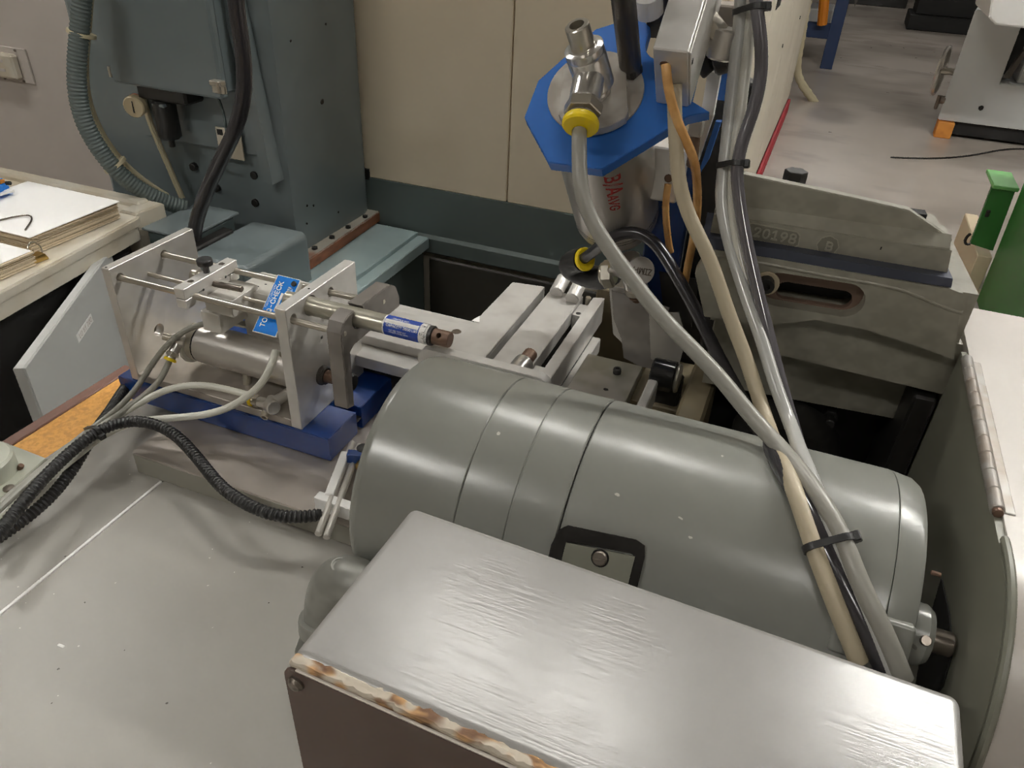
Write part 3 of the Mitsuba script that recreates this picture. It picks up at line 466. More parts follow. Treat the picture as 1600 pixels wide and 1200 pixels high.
t = solo('machine_skid', cat(box(.86, 1.6, 3.66, 3.76, 0, .02, .003), box(.80, .86, 3.63, 4.2, 0, .22, .004)), 'skid', 'raw plywood skid leaning beside the green machine', 'skid')
t = thing('blue_workbench', 'dark blue steel workbench frame at the end of the cream enclosure', 'workbench')
for x, y in ((-.03, 9.1), (-.03, 10.3), (-.9, 9.1)): part(t, 'leg', box(x - .06, x + .06, y - .06, y + .06, 0, .9, .005), 'navy')
part(t, 'rail', box(-.9, -.08, 9.05, 9.15, .28, .42, .005), 'navy')
part(t, 'top', box(-1.0, .08, 9.0, 10.4, .88, .96, .008), 'navy')
part(t, 'shelf', box(-.9, -.08, 9.08, 10.3, .30, .33, .004), 'lightgrey')
solo('parts_bin', box(-.42, -.1, 9.3, 9.9, .332, .52, .01), 'lightgrey', 'pale grey bin on the lower shelf of the blue workbench', 'bin')
solo('orange_tool', tube(spline([(-.17, 8.97, .42), (-.20, 8.95, .62), (-.235, 8.95, .82)], .03), .05, 10), 'handleorange', 'orange tool handle hanging on the blue workbench', 'tool')
solo('fan_blade', prism([(.06, .96), (.14, .93), (.12, .72), (.09, .60), (.05, .80)], 0, .02, XZ, (0, 9.0, 0)), 'darksteel', 'dark steel bracket at the right end of the blue workbench', 'bracket')
solo('floor_conduit', tube(smoothpath(HOSES['beigeconduit'], .03), .034, 12, lambda s: .034 + .003 * math.sin(s * 2 * math.pi / .08)), 'conduit', 'beige ribbed conduit curling out onto the floor at the end of the cream enclosure', 'conduit')

# ---------------------------------------------------------------- grinder bed: sheet metal top, hood, wheel head casting
t = thing('grinder_bed', 'grey painted sheet metal top of the grinder bed in the foreground', 'machine bed')
ZS = .82
part(t, 'left_sheet', box(-.864, -.689, -.6, .735, ZS - .02, ZS, .0015), 'sheet')
part(t, 'main_sheet', box(-.687, .2, -.6, .60, ZS - .02, ZS, .0015), 'sheet')
part(t, 'seam_strip', box(-.6905, -.6865, -.6, .543, ZS - .004, ZS + .0008, .0004), 'white')
part(t, 'apron', box(-.85, .2, -.55, .52, .1, ZS - .02, .004), 'hoodside')
part(t, 'rear_bed', box(-.55, .10, .52, 1.02, .1, ZS - .01, .004), 'pit')
part(t, 'paint_chip', box(-.60, -.592, .30, .303, ZS - .0005, ZS + .0006, .0002), 'white')

t = thing('wheel_hood', 'light grey wheel guard hood at the right edge with a piano hinge', 'machine hood')
XH = .205
fl = [(.94, 1.105), (.50, 1.105)]; R_ = .13
arc = [(.50 - R_ * math.sin(a) * .95, 1.105 - R_ * 1.25 * (1 - math.cos(a))) for a in np.linspace(.1, 1.9, 18)]
prof = [(.94, .83)] + fl + arc + [(.40, .83)]
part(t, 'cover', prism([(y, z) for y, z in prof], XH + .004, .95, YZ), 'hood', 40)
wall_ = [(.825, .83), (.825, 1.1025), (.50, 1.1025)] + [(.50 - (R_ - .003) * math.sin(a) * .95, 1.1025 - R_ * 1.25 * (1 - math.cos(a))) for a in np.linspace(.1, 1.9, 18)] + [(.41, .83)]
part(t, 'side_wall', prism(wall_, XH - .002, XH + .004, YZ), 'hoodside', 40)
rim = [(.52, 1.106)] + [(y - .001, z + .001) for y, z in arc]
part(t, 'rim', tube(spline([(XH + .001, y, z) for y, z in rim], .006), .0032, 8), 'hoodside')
part(t, 'hinge_leaf', box(XH + .004, XH + .013, .553, .80, 1.104, 1.1065, .0006), 'hinge')
for i in range(10): part(t, 'hinge_knuckle', cyl((XH, .553 + i * .025, 1.106), (XH, .5775 + i * .025, 1.106), .0055, 14, .0006), 'hinge')
part(t, 'hinge_pin', cyl((XH, .549, 1.106), (XH, .554, 1.106), .004, 10), 'bronze')
part(t, 'access_hole', prism([(.582, .998), (.533, 1.006), (.493, 1.005), (.478, .98), (.484, .93), (.52, .92), (.555, .95)], XH - .0035, XH - .0022, YZ), 'void')
part(t, 'screw_hole', cyl((.262, .80, 1.104), (.262, .80, 1.1062), .004, 10), 'blacksteel')

# wheel head casting: a frame turned 5.3 degrees
a_ = math.radians(5.3); E_ = V(math.cos(a_), math.sin(a_), 0); NF = V(math.sin(a_), -math.cos(a_), 0); OC = V(0.1799, 0.8109, 0)
CF = np.stack([E_, V(0, 0, 1), NF])          # local x along the casting, y up, z out of its front face
t = thing('wheel_head_casting', 'olive grey cast wheel head with a long slot and raised part numbers', 'machine casting')
front = [(-0.2639, 1.1481), (-0.2532, 1.1795), (-0.1928, 1.1795), (-0.0115, 1.1753), (0.0000, 1.1726), (0.0031, 1.1558), (0.0168, 1.0976), (-0.0229, 1.1060), (-0.0765, 1.1152), (-0.1300, 1.1167), (-0.1760, 1.0999), (-0.2448, 1.0984)]
slot = stadium(-0.1744, -0.1056, 1.1450, 0.0195)
slot_in = stadium(-0.1645, -0.1056, 1.1378, 0.0103)
part(t, 'front_plate', prism(front, -0.0229, 0.0000, CF, OC, [slot], .0), 'castpaint')
part(t, 'slot_floor', prism(stadium(-0.1836, -0.0979, 1.1450, 0.0260), -0.0245, -0.0168, CF, OC, [slot_in]), 'slotbrown')
bead = [(-0.2525, 1.1718), (-0.1913, 1.1722), (-0.1262, 1.1695), (-0.0688, 1.1676), (-0.0558, 1.1661), (-0.0306, 1.1600), (0.0061, 1.1519)]
part(t, 'bead', tube(spline([OC + CF[0] * u + CF[1] * w for u, w in bead], .006), .0021, 8), 'castpaint')
part(t, 'raised_band', prism(bead + [(0.0000, 1.1726), (-0.0115, 1.1753), (-0.1913, 1.1795), (-0.2525, 1.1795)], 0.0000, 0.0012, CF, OC), 'castpaint')
part(t, 'slot_shade', prism(stadium(-0.1680, -0.1030, 1.1378, 0.0120), -.060, -.045, CF, OC), 'void')  # dark plate added, its black stands for shade deep in the slot
part(t, 'body', prism([(-0.2371, 1.0831), (0.0229, 1.0831), (0.0229, 1.1634), (-0.2371, 1.1711)], -0.2295, -0.0245, CF, OC, [stadium(-0.1690, -0.1020, 1.1378, 0.0130)]), 'castpaint')
part(t, 'lower_body', cat(prism([(-0.1836, 1.1060), (0.0268, 1.1060), (0.0367, 1.0410), (-0.1530, 1.0548)], -0.0459, -0.0214, CF, OC), prism([(-0.2295, 0.9645), (0.0383, 0.9645), (0.0344, 1.0869), (-0.2295, 1.0869)], -0.1350, -0.0765, CF, OC)), 'castpaint')
part(t, 'way_plate', prism([(-0.2639, 1.1779), (-0.0122, 1.1764), (-0.0138, 1.1860), (-0.2639, 1.1921)], -0.0765, 0.0000, CF, OC, ch=.0008), 'waysteel')
part(t, 'upper_block', cat(prism([(-0.2563, 1.1856), (-0.0161, 1.1841), (-0.0200, 1.2095), (-0.2563, 1.2125)], -0.1224, -0.0153, CF, OC, ch=.001)), 'castpaint')
part(t, 'upper_ridge', prism([(-0.2486, 1.2093), (-0.0214, 1.2055), (-0.0199, 1.2162), (-0.0681, 1.2403), (-0.1186, 1.2453), (-0.2371, 1.2552), (-0.2463, 1.2246)], -0.0398, -0.0275, CF, OC, ch=.001), 'castpaint')
fil = [(-0.2563, 1.2147), (-0.1530, 1.2143), (-0.0214, 1.2108)]
part(t, 'fillet', prism([(0, 1.2070), (.0010, 1.2110), (.0122, 1.2215), (.0138, 1.2070)], -.2555, -.0222, np.stack([-NF, V(0, 0, 1), E_]), OC + NF * (-.0155)), 'castpaint')
part(t, 'number_field', prism([(-0.2195, 1.1944), (-0.2160, 1.1909), (-0.1680, 1.1886), (-0.1645, 1.1921), (-0.1652, 1.2028), (-0.1687, 1.2063), (-0.2169, 1.2086), (-0.2203, 1.2051)], -.0157, -.0151, CF, OC), 'castshade')  # field coloured darker for the shade between the numbers
part(t, 'letter_field', prism(circ(-0.1358, 1.1959, 0.0110, 8), -.0157, -.0151, CF, OC), 'castshade')
part(t, 'number_frame', prism([(-0.2203, 1.1940), (-0.2165, 1.1902), (-0.1675, 1.1879), (-0.1637, 1.1917), (-0.1645, 1.2032), (-0.1683, 1.2070), (-0.2173, 1.2093), (-0.2211, 1.2055)], -0.0157, -0.0147, CF, OC, [[(-0.2188, 1.1948), (-0.2157, 1.1916), (-0.1683, 1.1893), (-0.1652, 1.1925), (-0.1660, 1.2024), (-0.1691, 1.2056), (-0.2165, 1.2079), (-0.2196, 1.2047)]]), 'castletter_lit')
tilt = math.atan2(-.028, .6); CT = np.stack([CF[0] * math.cos(tilt) + CF[1] * math.sin(tilt), -CF[0] * math.sin(tilt) + CF[1] * math.cos(tilt), CF[2]])
part(t, 'cast_number', text('20198', 0.0103, CT, OC + CF[0] * -0.2134 + CF[1] * 1.1951 - CF[2] * 0.0156, .0024, bold=True), 'castletter_lit')
oc = circ(-0.1358, 1.1959, 0.0115, 8); part(t, 'letter_frame', prism(oc, -0.0157, -0.0147, CF, OC, [circ(-0.1358, 1.1959, 0.0104, 8)]), 'castletter_lit')
part(t, 'cast_letter', text('B', 0.0096, CT, OC + CF[0] * -0.1391 + CF[1] * 1.1913 - CF[2] * 0.0156, .0024, bold=True), 'castletter_lit')
part(t, 'chip', prism([(-0.0857, 1.2001), (-0.0845, 1.2001), (-0.0842, 1.2032), (-0.0853, 1.2032)], -0.0155, -0.0148, CF, OC), 'blacksteel')
p_ = lambda u, w, d: OC + CF[0] * u + CF[1] * w + CF[2] * d
sc = part(t, 'cap_screw', pipe(p_(-0.1886, 1.1519, 0.0000), p_(-0.1886, 1.1519, 0.0138), .0088, .0044, 24), 'blacksteel')
part(sc, 'washer', pipe(p_(-0.1878, 1.1508, 0.0000), p_(-0.1878, 1.1508, 0.0031), .0134, .006, 28), 'hosetan')
part(t, 'socket', hexn(p_(-0.1886, 1.1519, 0.0046), p_(-0.1886, 1.1519, 0.0061), .0047), 'void')
part(t, 'stop_bolt', hexn(p_(-0.1805, 1.2322, -0.0650), p_(-0.1805, 1.2552, -0.0650), .0122), 'blacksteel')
part(t, 'bolt_washer', cyl(p_(-0.1790, 1.2322, -0.0650), p_(-0.1790, 1.2376, -0.0650), .0168, 24), 'nickel')
part(t, 'top_slot', prism([(-.222, -.046), (-.199, -.046), (-.046, -.046), (-.046, -.061), (-.222, -.061)], 1.2162, 1.2322, np.stack([E_, NF, V(0, 0, -1)]) * V([1], [1], [-1]), OC), 'void')
# dark wheel chamber below the casting
t = thing('wheel_chamber', 'dark recess below the wheel head with an arched clamp and bolts', 'machine chamber')
part(t, 'back_plate', box(-.075, .30, .957, .97, .812, 1.03, .004), 'blacksteel')
part(t, 'left_cheek', box(-.075, -.040, .74, .955, .812, .955, .004), 'oilpan')
part(t, 'added_cheek', box(.178, .2025, .83, .955, .812, 1.035, .003), 'blacksteel')  # side plate added to keep the chamber dark
ac = [(.062 + .070 * math.cos(s), .895 + .066 * math.sin(s)) for s in np.linspace(.1, 2.9, 16)]; ai = [(.062 + .054 * math.cos(s), .895 + .047 * math.sin(s)) for s in np.linspace(2.9, .1, 16)]
part(t, 'arched_clamp', prism(ac + ai, 0, .07, XZ, (0, .88, 0)), 'blacksteel')
for u, w in ((.108, .945), (.105, .915), (.066, .885), (.03, .885)): part(t, 'bolt', cat(hexn((u, .90, w), (u, .885, w), .0105), cyl((u, .885, w), (u, .868, w), .007, 12)), 'blacksteel')
part(t, 'floor', box(-.040, .178, .69, .955, .811, .816, .001), 'blacksteel')

# ---------------------------------------------------------------- motor
XA, YA, ZA, RM = -.3245, .557, .9645, .125
t = thing('motor', 'big grey cylindrical electric motor lying across the grinder bed', 'motor')
AX = (1, 0, 0); N_ = 120
def ring(prof): return lathe(prof, (0, YA, ZA), AX, N_)
g = .0011
part(t, 'fan_cover', ring([(.0, XA + .004), (.085, XA), (RM - .012, XA + .001), (RM - .006, XA + .003), (RM - .002, XA + .007), (RM, XA + .014), (RM, -.2144 - g), (RM - .001, -.2144), (RM - .004, -.2144)]), 'motor')
part(t, 'clamp_band', ring([(RM - .004, -.2138), (RM - .0006, -.2138), (RM, -.2138 + g), (RM, -.1672), (RM - .0012, -.1664), (RM - .0012, -.1656), (RM, -.1648), (RM, -.1206 - g), (RM - .001, -.1206), (RM - .004, -.1206)]), 'motor')
part(t, 'shell', ring([(RM - .004, -.1190), (RM - .0012, -.1190), (RM, -.1178), (RM, .1382), (RM - .0006, .139), (RM - .003, .139)]), 'motor')
part(t, 'end_bell', ring([(RM - .003, .1396), (RM - .0006, .1396), (RM - .0003, .1404), (RM - .0025, .156), (RM - .006, .1615), (RM - .011, .163), (.03, .165), (0, .165)]), 'motor')
part(t, 'seam_gap', cat(ring([(RM - .0042, -.2150), (RM - .0035, -.2150), (RM - .0035, -.2135), (RM - .0042, -.2135)]), ring([(RM - .0042, -.1210), (RM - .0022, -.1210), (RM - .0022, -.1185), (RM - .0042, -.1185)])), 'void')
def bend(m, extra=0.0):
    """Flat mesh (x, arc angle in radians measured down the front, height) wrapped round the motor."""
    v = np.asarray(m.vertices); r = RM + v[:, 2]; ph = v[:, 1]
    m = m.copy(); m.vertices = np.column_stack([v[:, 0], YA + r * np.cos(ph), ZA + r * np.sin(ph)]); return m
def flat(pts, h0, h1, holes=()): return tm(poly(pts, holes).extrude(h1 - h0).translate([0, 0, h0]).scale([1, 1, 1]).refine_to_length(.012))
rd = math.radians
def ang(pts): return [(x, rd(d)) for x, d in pts]
U = ang([(-.1225, 175), (-.1225, 149), (-.119, 142.5), (-.113, 140.2), (-.055, 137.8), (-.047, 139), (-.0445, 143), (-.0445, 175), (-.052, 175), (-.052, 144), (-.056, 143.2), (-.105, 145.8), (-.110, 147), (-.1105, 175)])
part(t, 'gasket', bend(flat(U, -.0002, .0035)), 'rubber', 50)
part(t, 'mount_pad', bend(flat(ang([(-.1105, 175), (-.1105, 146.5), (-.052, 143.8), (-.052, 175)]), -.0002, .0045)), 'hoodside', 50)
ph = rd(148.2); rn = V(0, math.cos(ph), math.sin(ph)); c_ = V(-.0795, YA, ZA) + rn * (RM + .0045)
sc = part(t, 'slotted_screw', minus(lathe([(.0062, 0), (.0062, .0028), (.0052, .0042), (0, .0046)], c_ - rn * .0005, rn, 28), place(box(-.007, .007, -.0006, .0006, .0028, .006, 0), frame(rn, (1, 0.4, 0)), c_)), 'screw')
part(t, 'screw_recess', cyl(c_ - rn * .001, c_ + rn * .0004, .0078, 24), 'rubber')
ph = rd(150); rn = V(0, math.cos(ph), math.sin(ph)); tg = V(0, -math.sin(ph), math.cos(ph)); BF = np.stack([V(1, 0, 0), tg, rn])
part(t, 'foot_boss', place(box(.105, .161, -.026, .012, -.02, .0035, .004, 3), BF, V(0, YA, ZA) + rn * RM), 'motor')
hub = part(t, 'shaft_collar', lathe([(.012, 0), (.0235, 0), (.0245, .002), (.0245, .012), (.021, .017), (.010, .018), (0, .018)], (.162, .487, 1.018), AX, 36), 'motor')
part(hub, 'collar_screw', cyl((.172, .470, 1.030), (.172, .466, 1.0345), .0042, 12), 'screw')
part(t, 'shaft_end', cyl((.175, .492, 1.012), (.1995, .492, 1.012), .010, 20), 'screw')
part(t, 'nub', cyl((.165, .50, 1.072), (.172, .50, 1.072), .0018, 8), 'bronze')

# ---------------------------------------------------------------- junction box in front of the motor
yw = -1.7; RB = (-.24, .24, 0)
t = thing('junction_box', 'brushed grey junction box cover nearest the viewer with a rusty front seam', 'junction box')
bx0, bx1, by0, by1, bz = -.2425, .178, .247, .414, 1.060
def bxm(m): return rotz(m, yw, (bx0, by0, 0))
part(t, 'body', bxm(box(bx0, bx1, by0 + .004, by1, ZS, bz, .0075, 4)), 'boxtop', 40)
seam = box(bx0 + .002, bx1 - .002, by0 - .0006, by0 + .0078, bz - .011, bz - .0004, .0012)
for _ in range(7): seam = seam.subdivide_to_size(.006) if _ == 0 else seam
part(t, 'rust_seam', bxm(noised(noised(seam, .0022, 160, 3), .0016, 420, 4)), 'rust', 40)
part(t, 'front_cover', bxm(prism([(bx0 - .002, .825), (bx1 + .002, .825), (bx1 + .002, bz - .014)] + [(bx1 + .002 - .010 + .010 * math.cos(s), bz - .0045 - .010 + .010 * math.sin(s)) for s in np.linspace(.2, 1.57, 6)] + [(bx0 - .002 + .010 - .010 * math.sin(s), bz - .0045 - .010 + .010 * math.cos(s)) for s in np.linspace(0, 1.57, 8)], .0, .0032, XZ, (0, by0 - .0005, 0), ch=.0006)), 'covershade')
part(t, 'lit_edge', bxm(box(bx0 + .008, bx1 - .008, by0 - .0034, by0 - .0008, bz - .0052, bz - .0041, .0004)), 'litedge')  # thin strip added, its pale colour stands for light on the edge
part(t, 'cover_screw', bxm(lathe([(.0062, 0), (.0060, .002), (.0042, .0042), (0, .0050)], (bx0 + .0085, by0 - .0036, bz - .0165), (0, -1, 0), 28)), 'screw')
part(t, 'cover_screw', bxm(lathe([(.0062, 0), (.0060, .002), (.0042, .0042), (0, .0050)], (bx1 - .0085, by0 - .0036, bz - .0165), (0, -1, 0), 28)), 'screw')
t = thing('conduit_elbow', 'cast grey conduit elbow between the junction box and the bed', 'conduit fitting')
e0, e2 = V(-.330, .400, .874), V(-.238, .392, .926)
arcp = np.array([(1 - s) ** 2 * e0 + 2 * s * (1 - s) * (V(-.343, .428, .970)) + s * s * e2 for s in np.linspace(0, 1, 26)])
part(t, 'body', tube(arcp, .026, 28, lambda s: .0240), 'castgrey', 60)
d0 = unit(arcp[0] - arcp[2])
part(t, 'collar', lathe([(.024, -.004), (.029, -.003), (.0295, 0), (.0295, .012), (.0285, .0135), (.024, .0135)], arcp[1], d0, 32), 'castgrey')
part(t, 'nut', pipe(arcp[0] + d0 * .020, arcp[0] + d0 * .030, .034, .024, 8), 'castgrey')
part(t, 'pipe', cyl(arcp[0], arcp[0] + d0 * .055, .0235, 28), 'hoodside')
q_ = arcp[11]; up = unit(V(.1, -.1, 1)); part(t, 'cast_mark', pipe(q_ + up * .0245, q_ + up * .0272, .0085, .0065, 20), 'castgrey')

# ---------------------------------------------------------------- steel fixture on the ground bar
ZB = .853; ZT = .890
t = thing('ground_bar', 'ground steel bar plate lying on the bed under the blue fixture base', 'steel plate')
part(t, 'plate', prism([(-.733, .549), (-.728, .544), (-.36, .544), (-.36, .84), (-.733, .84)], ZS + .0005, ZB, ch=.0012), 'bench_plate')
part(t, 'front_face', prism([(-.727, ZS + .002), (-.361, ZS + .002), (-.361, ZB - .0015), (-.727, ZB - .0015)], 0, .0008, XZ, (0, .544, 0)), 'bar_side')
for x, y in ((-.42, .60), (-.70, .80)): part(t, 'pin_hole', cyl((x, y, ZB - .002), (x, y, ZB + .0003), .0022, 10), 'blacksteel')

t = thing('torque_fixture', 'silver two plate fixture with guide rods on a blue anodised base', 'fixture')
base = prism([(-.835, .637), (-.485, .637), (-.485, .704), (-.527, .704), (-.527, .717), (-.485, .717), (-.485, .86), (-.835, .86)], ZB + .0005, ZT, ch=.001)
part(t, 'base_plate', base, 'anodblue')
part(t, 'slot_floor', box(-.529, -.486, .700, .722, ZT - .020, ZT - .016, .0003), 'black')
part(t, 'silver_tray', box(-.7985, -.543, .6402, .79, ZT, ZT + .012, .0008), 'platesteel')
def plate(x0, x1, zt, holes):
    m = box(x0, x1, .640, .795, ZT, zt, .0009)
    return minus(m, *[cyl((x0 - .01, y, z), (x1 + .01, y, z), r, 28, 0) for y, z, r in holes])
part(t, 'end_plate', plate(-.812, -.7985, 1.062, [(.654, 1.0445, .0066), (.733, 1.046, .0066), (.694, .9455, .0092)]), 'brushed')
part(t, 'tapped_hole', cyl((-.806, .6435, 1.0621), (-.806, .6435, 1.0627), .0014, 10), 'blacksteel')
part(t, 'middle_plate', plate(-.543, -.527, 1.067, [(.653, 1.0495, .0066), (.733, 1.0495, .0066), (.689, 1.0505, .0135), (.695, .944, .011)]), 'aluminium')
part(t, 'tapped_hole', cyl((-.535, .70, 1.0669), (-.535, .70, 1.0674), .0016, 10), 'blacksteel')
part(t, 'side_hole', cyl((-.5272, .704, .997), (-.5265, .704, .997), .0024, 12), 'blacksteel')
def rod(y, z0, z1, x0=-.812, x1=-.460): return cyl((x0, y, z0), (x1, y, z1), .0042, 18, .0006)
part(t, 'guide_rod', rod(.654, 1.0445, 1.0465), 'nickel'); part(t, 'guide_rod', rod(.733, 1.046, 1.0495), 'nickel')
part(t, 'lower_rod', cyl((-.800, .757, .922), (-.55, .757, .922), .0034, 14), 'nickel'); part(t, 'lower_rod', cyl((-.800, .783, .921), (-.55, .783, .935), .0034, 14), 'nickel')
part(t, 'lower_rod', cyl((-.800, .70, 1.030), (-.60, .70, 1.030), .003, 14), 'nickel')
p3 = [(.648, .94), (.662, .936), (.664, 1.015), (.672, 1.020), (.787, 1.020), (.787, 1.035), (.780, 1.052), (.765, 1.0615), (.668, 1.0645), (.655, 1.060), (.648, 1.048)]
part(t, 'moving_plate', minus(prism(p3, -.478, -.457, YZ, ch=.0012), cyl((-.49, .687, 1.0515), (-.44, .687, 1.0515), .0145, 32, 0)), 'darkplate')
for y, z in ((.6555, 1.045), (.747, 1.045)): part(t, 'rod_end', cyl((-.458, y, z), (-.4562, y, z), .0032, 14), 'nickel')
part(t, 'shaft_bush', cat(lathe([(.008, 0), (.0135, 0), (.0135, .003), (.0115, .005), (.0115, .008), (.008, .008)], (-.527, .695, .944), AX, 28)), 'darksteel')
part(t, 'piston_rod', cyl((-.53, .695, .944), (-.498, .695, .945), .0085, 20), 'bronze')
part(t, 'rod_nut', cyl((-.500, .695, .945), (-.478, .695, .945), .0125, 20), 'black')
sl = thing('slider_block', 'silver clamp block sliding on the two guide rods with a black thumb screw', 'clamp block')
blk = cat(box(-.692, -.676, .637, .738, 1.0475, 1.062, .0008), box(-.692, -.676, .637, .664, 1.034, 1.0465, .0008), box(-.692, -.676, .722, .738, 1.034, 1.0465, .0008), box(-.690, -.678, .664, .722, 1.036, 1.048, .0006))
part(sl, 'block', blk, 'aluminium')
part(sl, 'lower_bracket', cat(box(-.684, -.640, .675, .73, 1.012, 1.036, .001), box(-.69, -.66, .67, .735, .985, 1.014, .001)), 'lightgrey_m')
for y in (.6595, .718): part(sl, 'screw_hole', pipe((-.684, y, 1.0615), (-.684, y, 1.0625), .0042, .0024, 16), 'screw')
for y in (.6695, .712): part(sl, 'slit_hole', cyl((-.6762, y, 1.0475), (-.6755, y, 1.0475), .0018, 12), 'black')
for a, b in ((.654, .6695), (.712, .728)): part(sl, 'slit', box(-.6762, -.6756, a, b, 1.0471, 1.0477, .0001), 'black')
ts = part(sl, 'thumb_screw', cat(lathe([(.0, 0), (.0040, 0), (.0040, .010), (.0095, .011), (.0100, .013), (.0100, .0175), (.0090, .019), (0, .019)], (-.684, .689, 1.062), (0, 0, 1), 28)), 'black')
part(sl, 'knurled_nut', lathe([(.003, 0), (.0088, 0), (.0092, .001), (.0092, .008), (.0088, .009), (.006, .0092), (.006, .012), (0, .012)], (-.712, .694, 1.050), AX, 26), 'nickel')
part(sl, 'stud', cyl((-.70, .694, 1.048), (-.688, .694, 1.048), .004, 14), 'nickel')
part(sl, 'threaded_stud', cyl((-.677, .690, 1.047), (-.632, .690, 1.049), .0042, 16), 'screw')
gb = thing('gauge_box', 'light grey gauge box standing behind the front guide rod', 'gauge housing')
part(gb, 'body', box(-.668, -.560, .722, .775, .93, 1.018, .004, 3), 'lightgrey_m')
part(gb, 'lid', box(-.670, -.558, .719, .777, 1.019, 1.030, .0025, 2), 'lightgrey_m')
for x in (-.645, -.640): part(gb, 'lid_screw', cyl((x, .735 + (x + .645) * 2, 1.0298), (x, .735 + (x + .645) * 2, 1.0303), .0016, 10), 'blacksteel')
# tilted blue sign plate
LA = V(-.5895, .712, 1.0695); LB = V(-.5885, .648, 1.0195); ly = unit(LA - LB); lx = V(1, 0, 0); lz = np.cross(lx, ly); LF = np.stack([lx, ly, lz]); H_ = float(np.linalg.norm(LA - LB)); W_ = .0345
tl = thing('check_sign', 'bright blue tilted TORQ-CHECK label plate with white lettering', 'label plate')
part(tl, 'plate', prism([(0, 0), (W_, 0), (W_, H_), (0, H_)], -.0025, 0, LF, LB), 'white')
part(tl, 'blue_face', prism([(.0010, .0010), (W_ - .001, .001), (W_ - .001, H_ - .001), (.001, H_ - .001)], 0, .0004, LF, LB), 'labelblue')
TF = np.stack([ly, -lx, lz])
def sign(s, h, along, across, m, bold=False): part(tl, 'lettering', text(s, h, TF, LB + ly * along + lx * across + lz * .0004, .0003, bold=bold), m)
sign('TORQ-CHECK', .0068, .008, .0135, 'white', True)
sign('TORQUE LIMITERS', .0026, .034, .0050, 'white')
part(tl, 'white_box', prism([(.032, .0165), (.058, .0165), (.058, .0200), (.032, .0200)], 0.0004, .0007, np.stack([ly, lx, -lz]) * V([1], [1], [-1]), LB), 'white')
sign('SERIES', .0026, .037, .0192, 'labelblue')
sign('CALIBRATION', .0048, .022, .0270, 'white', True)
sign('SERIAL NO.', .0020, .052, .0295, 'white')
part(tl, 'screw', cyl(LB + ly * (H_ - .008) + lx * .0285 + lz * .0004, LB + ly * (H_ - .008) + lx * .0285 + lz * .003, .0035, 18), 'blacksteel')
part(tl, 'bracket', prism([(.002, .003), (W_ - .002, .003), (W_ - .002, H_ - .002), (.002, H_ - .002)], -.010, -.0026, LF, LB), 'lightgrey_m')
part(tl, 'support', box(-.578, -.562, .70, .723, .985, 1.05, .002), 'lightgrey_m')

# torque driver
t = thing('torque_driver', 'silver torque driver with navy capacity label through the moving plate', 'torque driver')
XD = lambda prof: lathe(prof, (0, .687, 1.0515), AX, 40)
part(t, 'barrel', XD([(0, -.56), (.0115, -.56), (.0118, -.555), (.0118, -.4175), (.0112, -.417)]), 'zinc')
part(t, 'label', XD([(.0112, -.4168), (.0121, -.4168), (.0121, -.3705), (.0112, -.3705)]), 'labelnavy')
part(t, 'label_border', cat(XD([(.0112, -.4180), (.0122, -.4180), (.0122, -.4165), (.0112, -.4165)])), 'white')
def wrap(m, x0, ang0, r=.0121, rev=1):
    """Lettering (local x along the barrel, y round it) wrapped on the barrel of the driver."""
    v = np.asarray(m.vertices); a = ang0 + v[:, 1] / r; rr = r + v[:, 2]; m = m.copy()
    m.vertices = np.column_stack([x0 + v[:, 0], .687 - rr * np.sin(-a) * -1 * 1, 1.0515 + rr * np.cos(a)]); return m
def wrapc(m, x0, phi0, r=.0121):
    v = np.asarray(m.vertices); ph = phi0 - v[:, 1] / r; rr = r + v[:, 2]; m = m.copy()
    m.vertices = np.column_stack([x0 + v[:, 0], .687 + rr * np.cos(ph), 1.0515 + rr * np.sin(ph)]); return m
wb = tm(poly([(0, 0), (.0445, 0), (.0445, .0052), (0, .0052)]).extrude(.0003).refine_to_length(.0012))
part(t, 'white_band', wrapc(wb, -.4158, math.radians(137)), 'white')
part(t, 'lettering', wrapc(meshkit.text_mesh('SERIES NO.', .0030, .0002), -.408, math.radians(110)), 'white')
part(t, 'lettering', wrapc(meshkit.text_mesh('CAPACITY 2000 LBS', .0030, .0002, True), -.4135, math.radians(155)), 'white')
part(t, 'lettering', wrapc(meshkit.text_mesh('PAT. NO. 3,387,493', .0017, .0002), -.4085, math.radians(177)), 'white')
part(t, 'lettering', wrapc(meshkit.text_mesh('DETROIT LAKES, MINN', .0017, .0002), -.4095, math.radians(190)), 'white')
part(t, 'scale_ring', XD([(.0112, -.3703), (.0121, -.3703), (.0121, -.3600), (.0112, -.3600)]), 'white')
for k in range(16):
    a = math.radians(70 + k * 9); 
    part(t, 'scale_tick', place(box(-.3632 - (.003 if k % 4 == 0 else 0), -.3605, -.0003, .0003, 0, .00025, 0), np.stack([V(1, 0, 0), V(0, -math.sin(a), math.cos(a)), V(0, math.cos(a), math.sin(a))]), V(0, .687 + .0121 * math.cos(a), 1.0515 + .0121 * math.sin(a))), 'black')
for s, d in (('10', 112), ('12', 160), ('8', 72)): part(t, 'scale_number', wrapc(meshkit.text_mesh(s, .0026, .0002), -.3693, math.radians(d)), 'black')
part(t, 'dark_ring', XD([(.0112, -.3598), (.0119, -.3598), (.0119, -.3555), (.010, -.3545), (.009, -.3545)]), 'blacksteel')
part(t, 'drive_tip', minus(XD([(0, -.3545), (.0096, -.3545), (.0096, -.3345), (.0086, -.3335), (0, -.3335)]), cyl((-.3455, .687 - .02, 1.0515 + .02), (-.3455, .687 + .004, 1.0515 - .004), .0032, 16, 0)), 'bronze')
